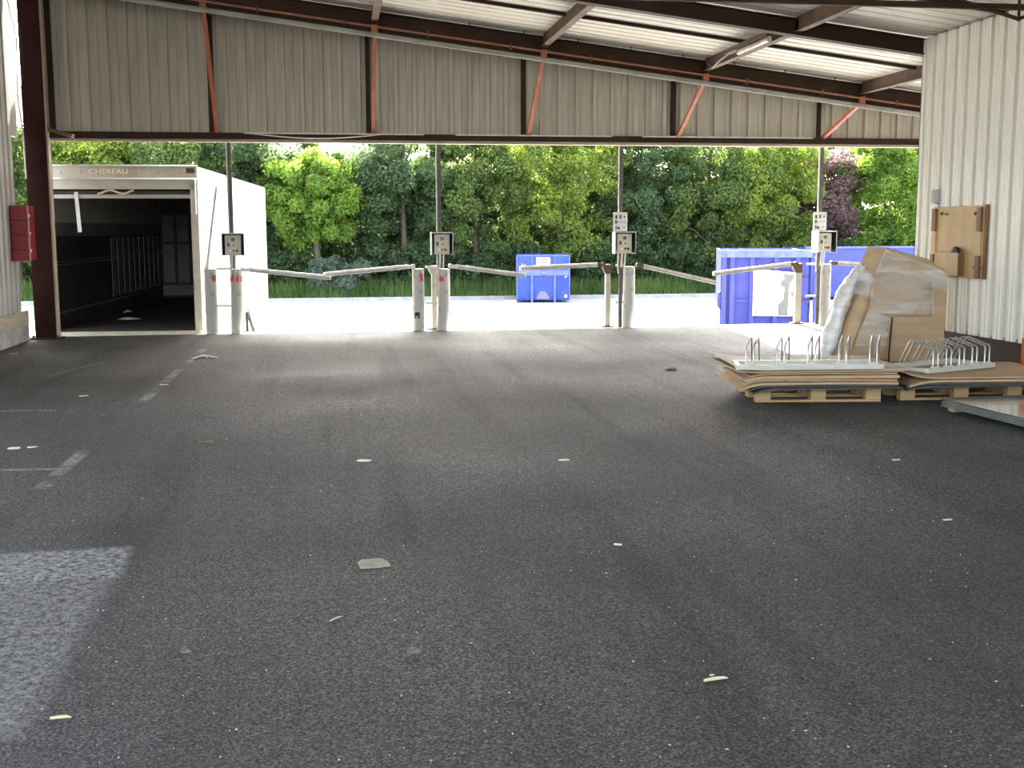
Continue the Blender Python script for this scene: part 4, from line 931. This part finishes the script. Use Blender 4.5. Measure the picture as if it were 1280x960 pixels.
sl = ['dark shrub at the far corner of the truck', 'silvery green shrub under the bright maple', 'dark shrub left of the second bollard pair', 'dark shrub right of the second pole', 'dark shrub left of the small skip',
      'dark shrub right of the small skip', 'dark shrub right of the third pole', 'dark shrub left of the large skip', 'dark shrub behind the large skip', 'dark shrub behind the long far skip']
for (px_, mm, w_, h), l in zip(sh, sl):
    Y = 50.3 if mm == 'leaf_dark' else 49.5
    o = thing('leafy_shrub', (Xat(px_, Y), Y, YARD + .35), l, 'shrub', 'shrubs along the bank'); cs = []; rs = []
    for _ in range(26):
        cs.append(np.array([rng.uniform(-w_, w_) * 1.5, rng.uniform(-.5, .5), rng.uniform(.15, h)])); rs.append(rng.uniform(.3, .5))
    obj('foliage', leaf_mesh('foliage', cs, rs, 170, .085, mm), None, o)
    obj('stem', MB().tube([(0, 0, -.1), (.03, 0, h * .7)], .04, 6, .015), 'bark', o)
cs = []; rs = []
for _ in range(420):
    y_ = rng.uniform(51.5, 58.5); cs.append(np.array([rng.uniform(-16, 36), y_, float(np.interp(y_, [51, 54, 60], [YARD + .55, YARD + .9, YARD + 3.3])) + rng.uniform(.1, 1.1)])); rs.append(rng.uniform(.5, .9))
g = tag(obj('undergrowth', leaf_mesh('undergrowth', cs, rs, 130, .11, 'leaf_dark')), 'dense dark undergrowth filling the bank between the tree trunks', 'undergrowth'); g['kind'] = 'stuff'
n = 26000
gx = rng.uniform(-16, 36, n); gy = 48.3 + 2.4 * rng.random(n) ** 1.2
pz = np.interp(gy, [48.22, 49.2, 51, 54], [YARD + .12, YARD + .22, YARD + .55, YARD + .9]) - .05
hh = rng.uniform(.22, .75, n) * np.where(gy < 48.7, .5, 1.0); an = rng.uniform(0, math.pi, n); wd = rng.uniform(.015, .03, n)
lx, ly = rng.normal(0, .12, n), rng.normal(0, .12, n)
V = np.empty((n, 3, 3)); V[:, 0] = np.c_[gx - np.cos(an) * wd, gy - np.sin(an) * wd, pz]; V[:, 1] = np.c_[gx + np.cos(an) * wd, gy + np.sin(an) * wd, pz]; V[:, 2] = np.c_[gx + lx, gy + ly, pz + hh]
me = bpy.data.meshes.new('verge_grass'); me.vertices.add(3 * n); me.vertices.foreach_set('co', V.reshape(-1).astype(np.float32)); me.loops.add(3 * n)
me.loops.foreach_set('vertex_index', np.arange(3 * n, dtype=np.int32)); me.polygons.add(n); me.polygons.foreach_set('loop_start', np.arange(0, 3 * n, 3, dtype=np.int32)); me.polygons.foreach_set('loop_total', np.full(n, 3, dtype=np.int32))
me.materials.append(M['grass']); me.update(calc_edges=True)
g = tag(obj('verge_grass', me), 'tall green grass growing along the kerb under the trees', 'grass'); g['kind'] = 'stuff'
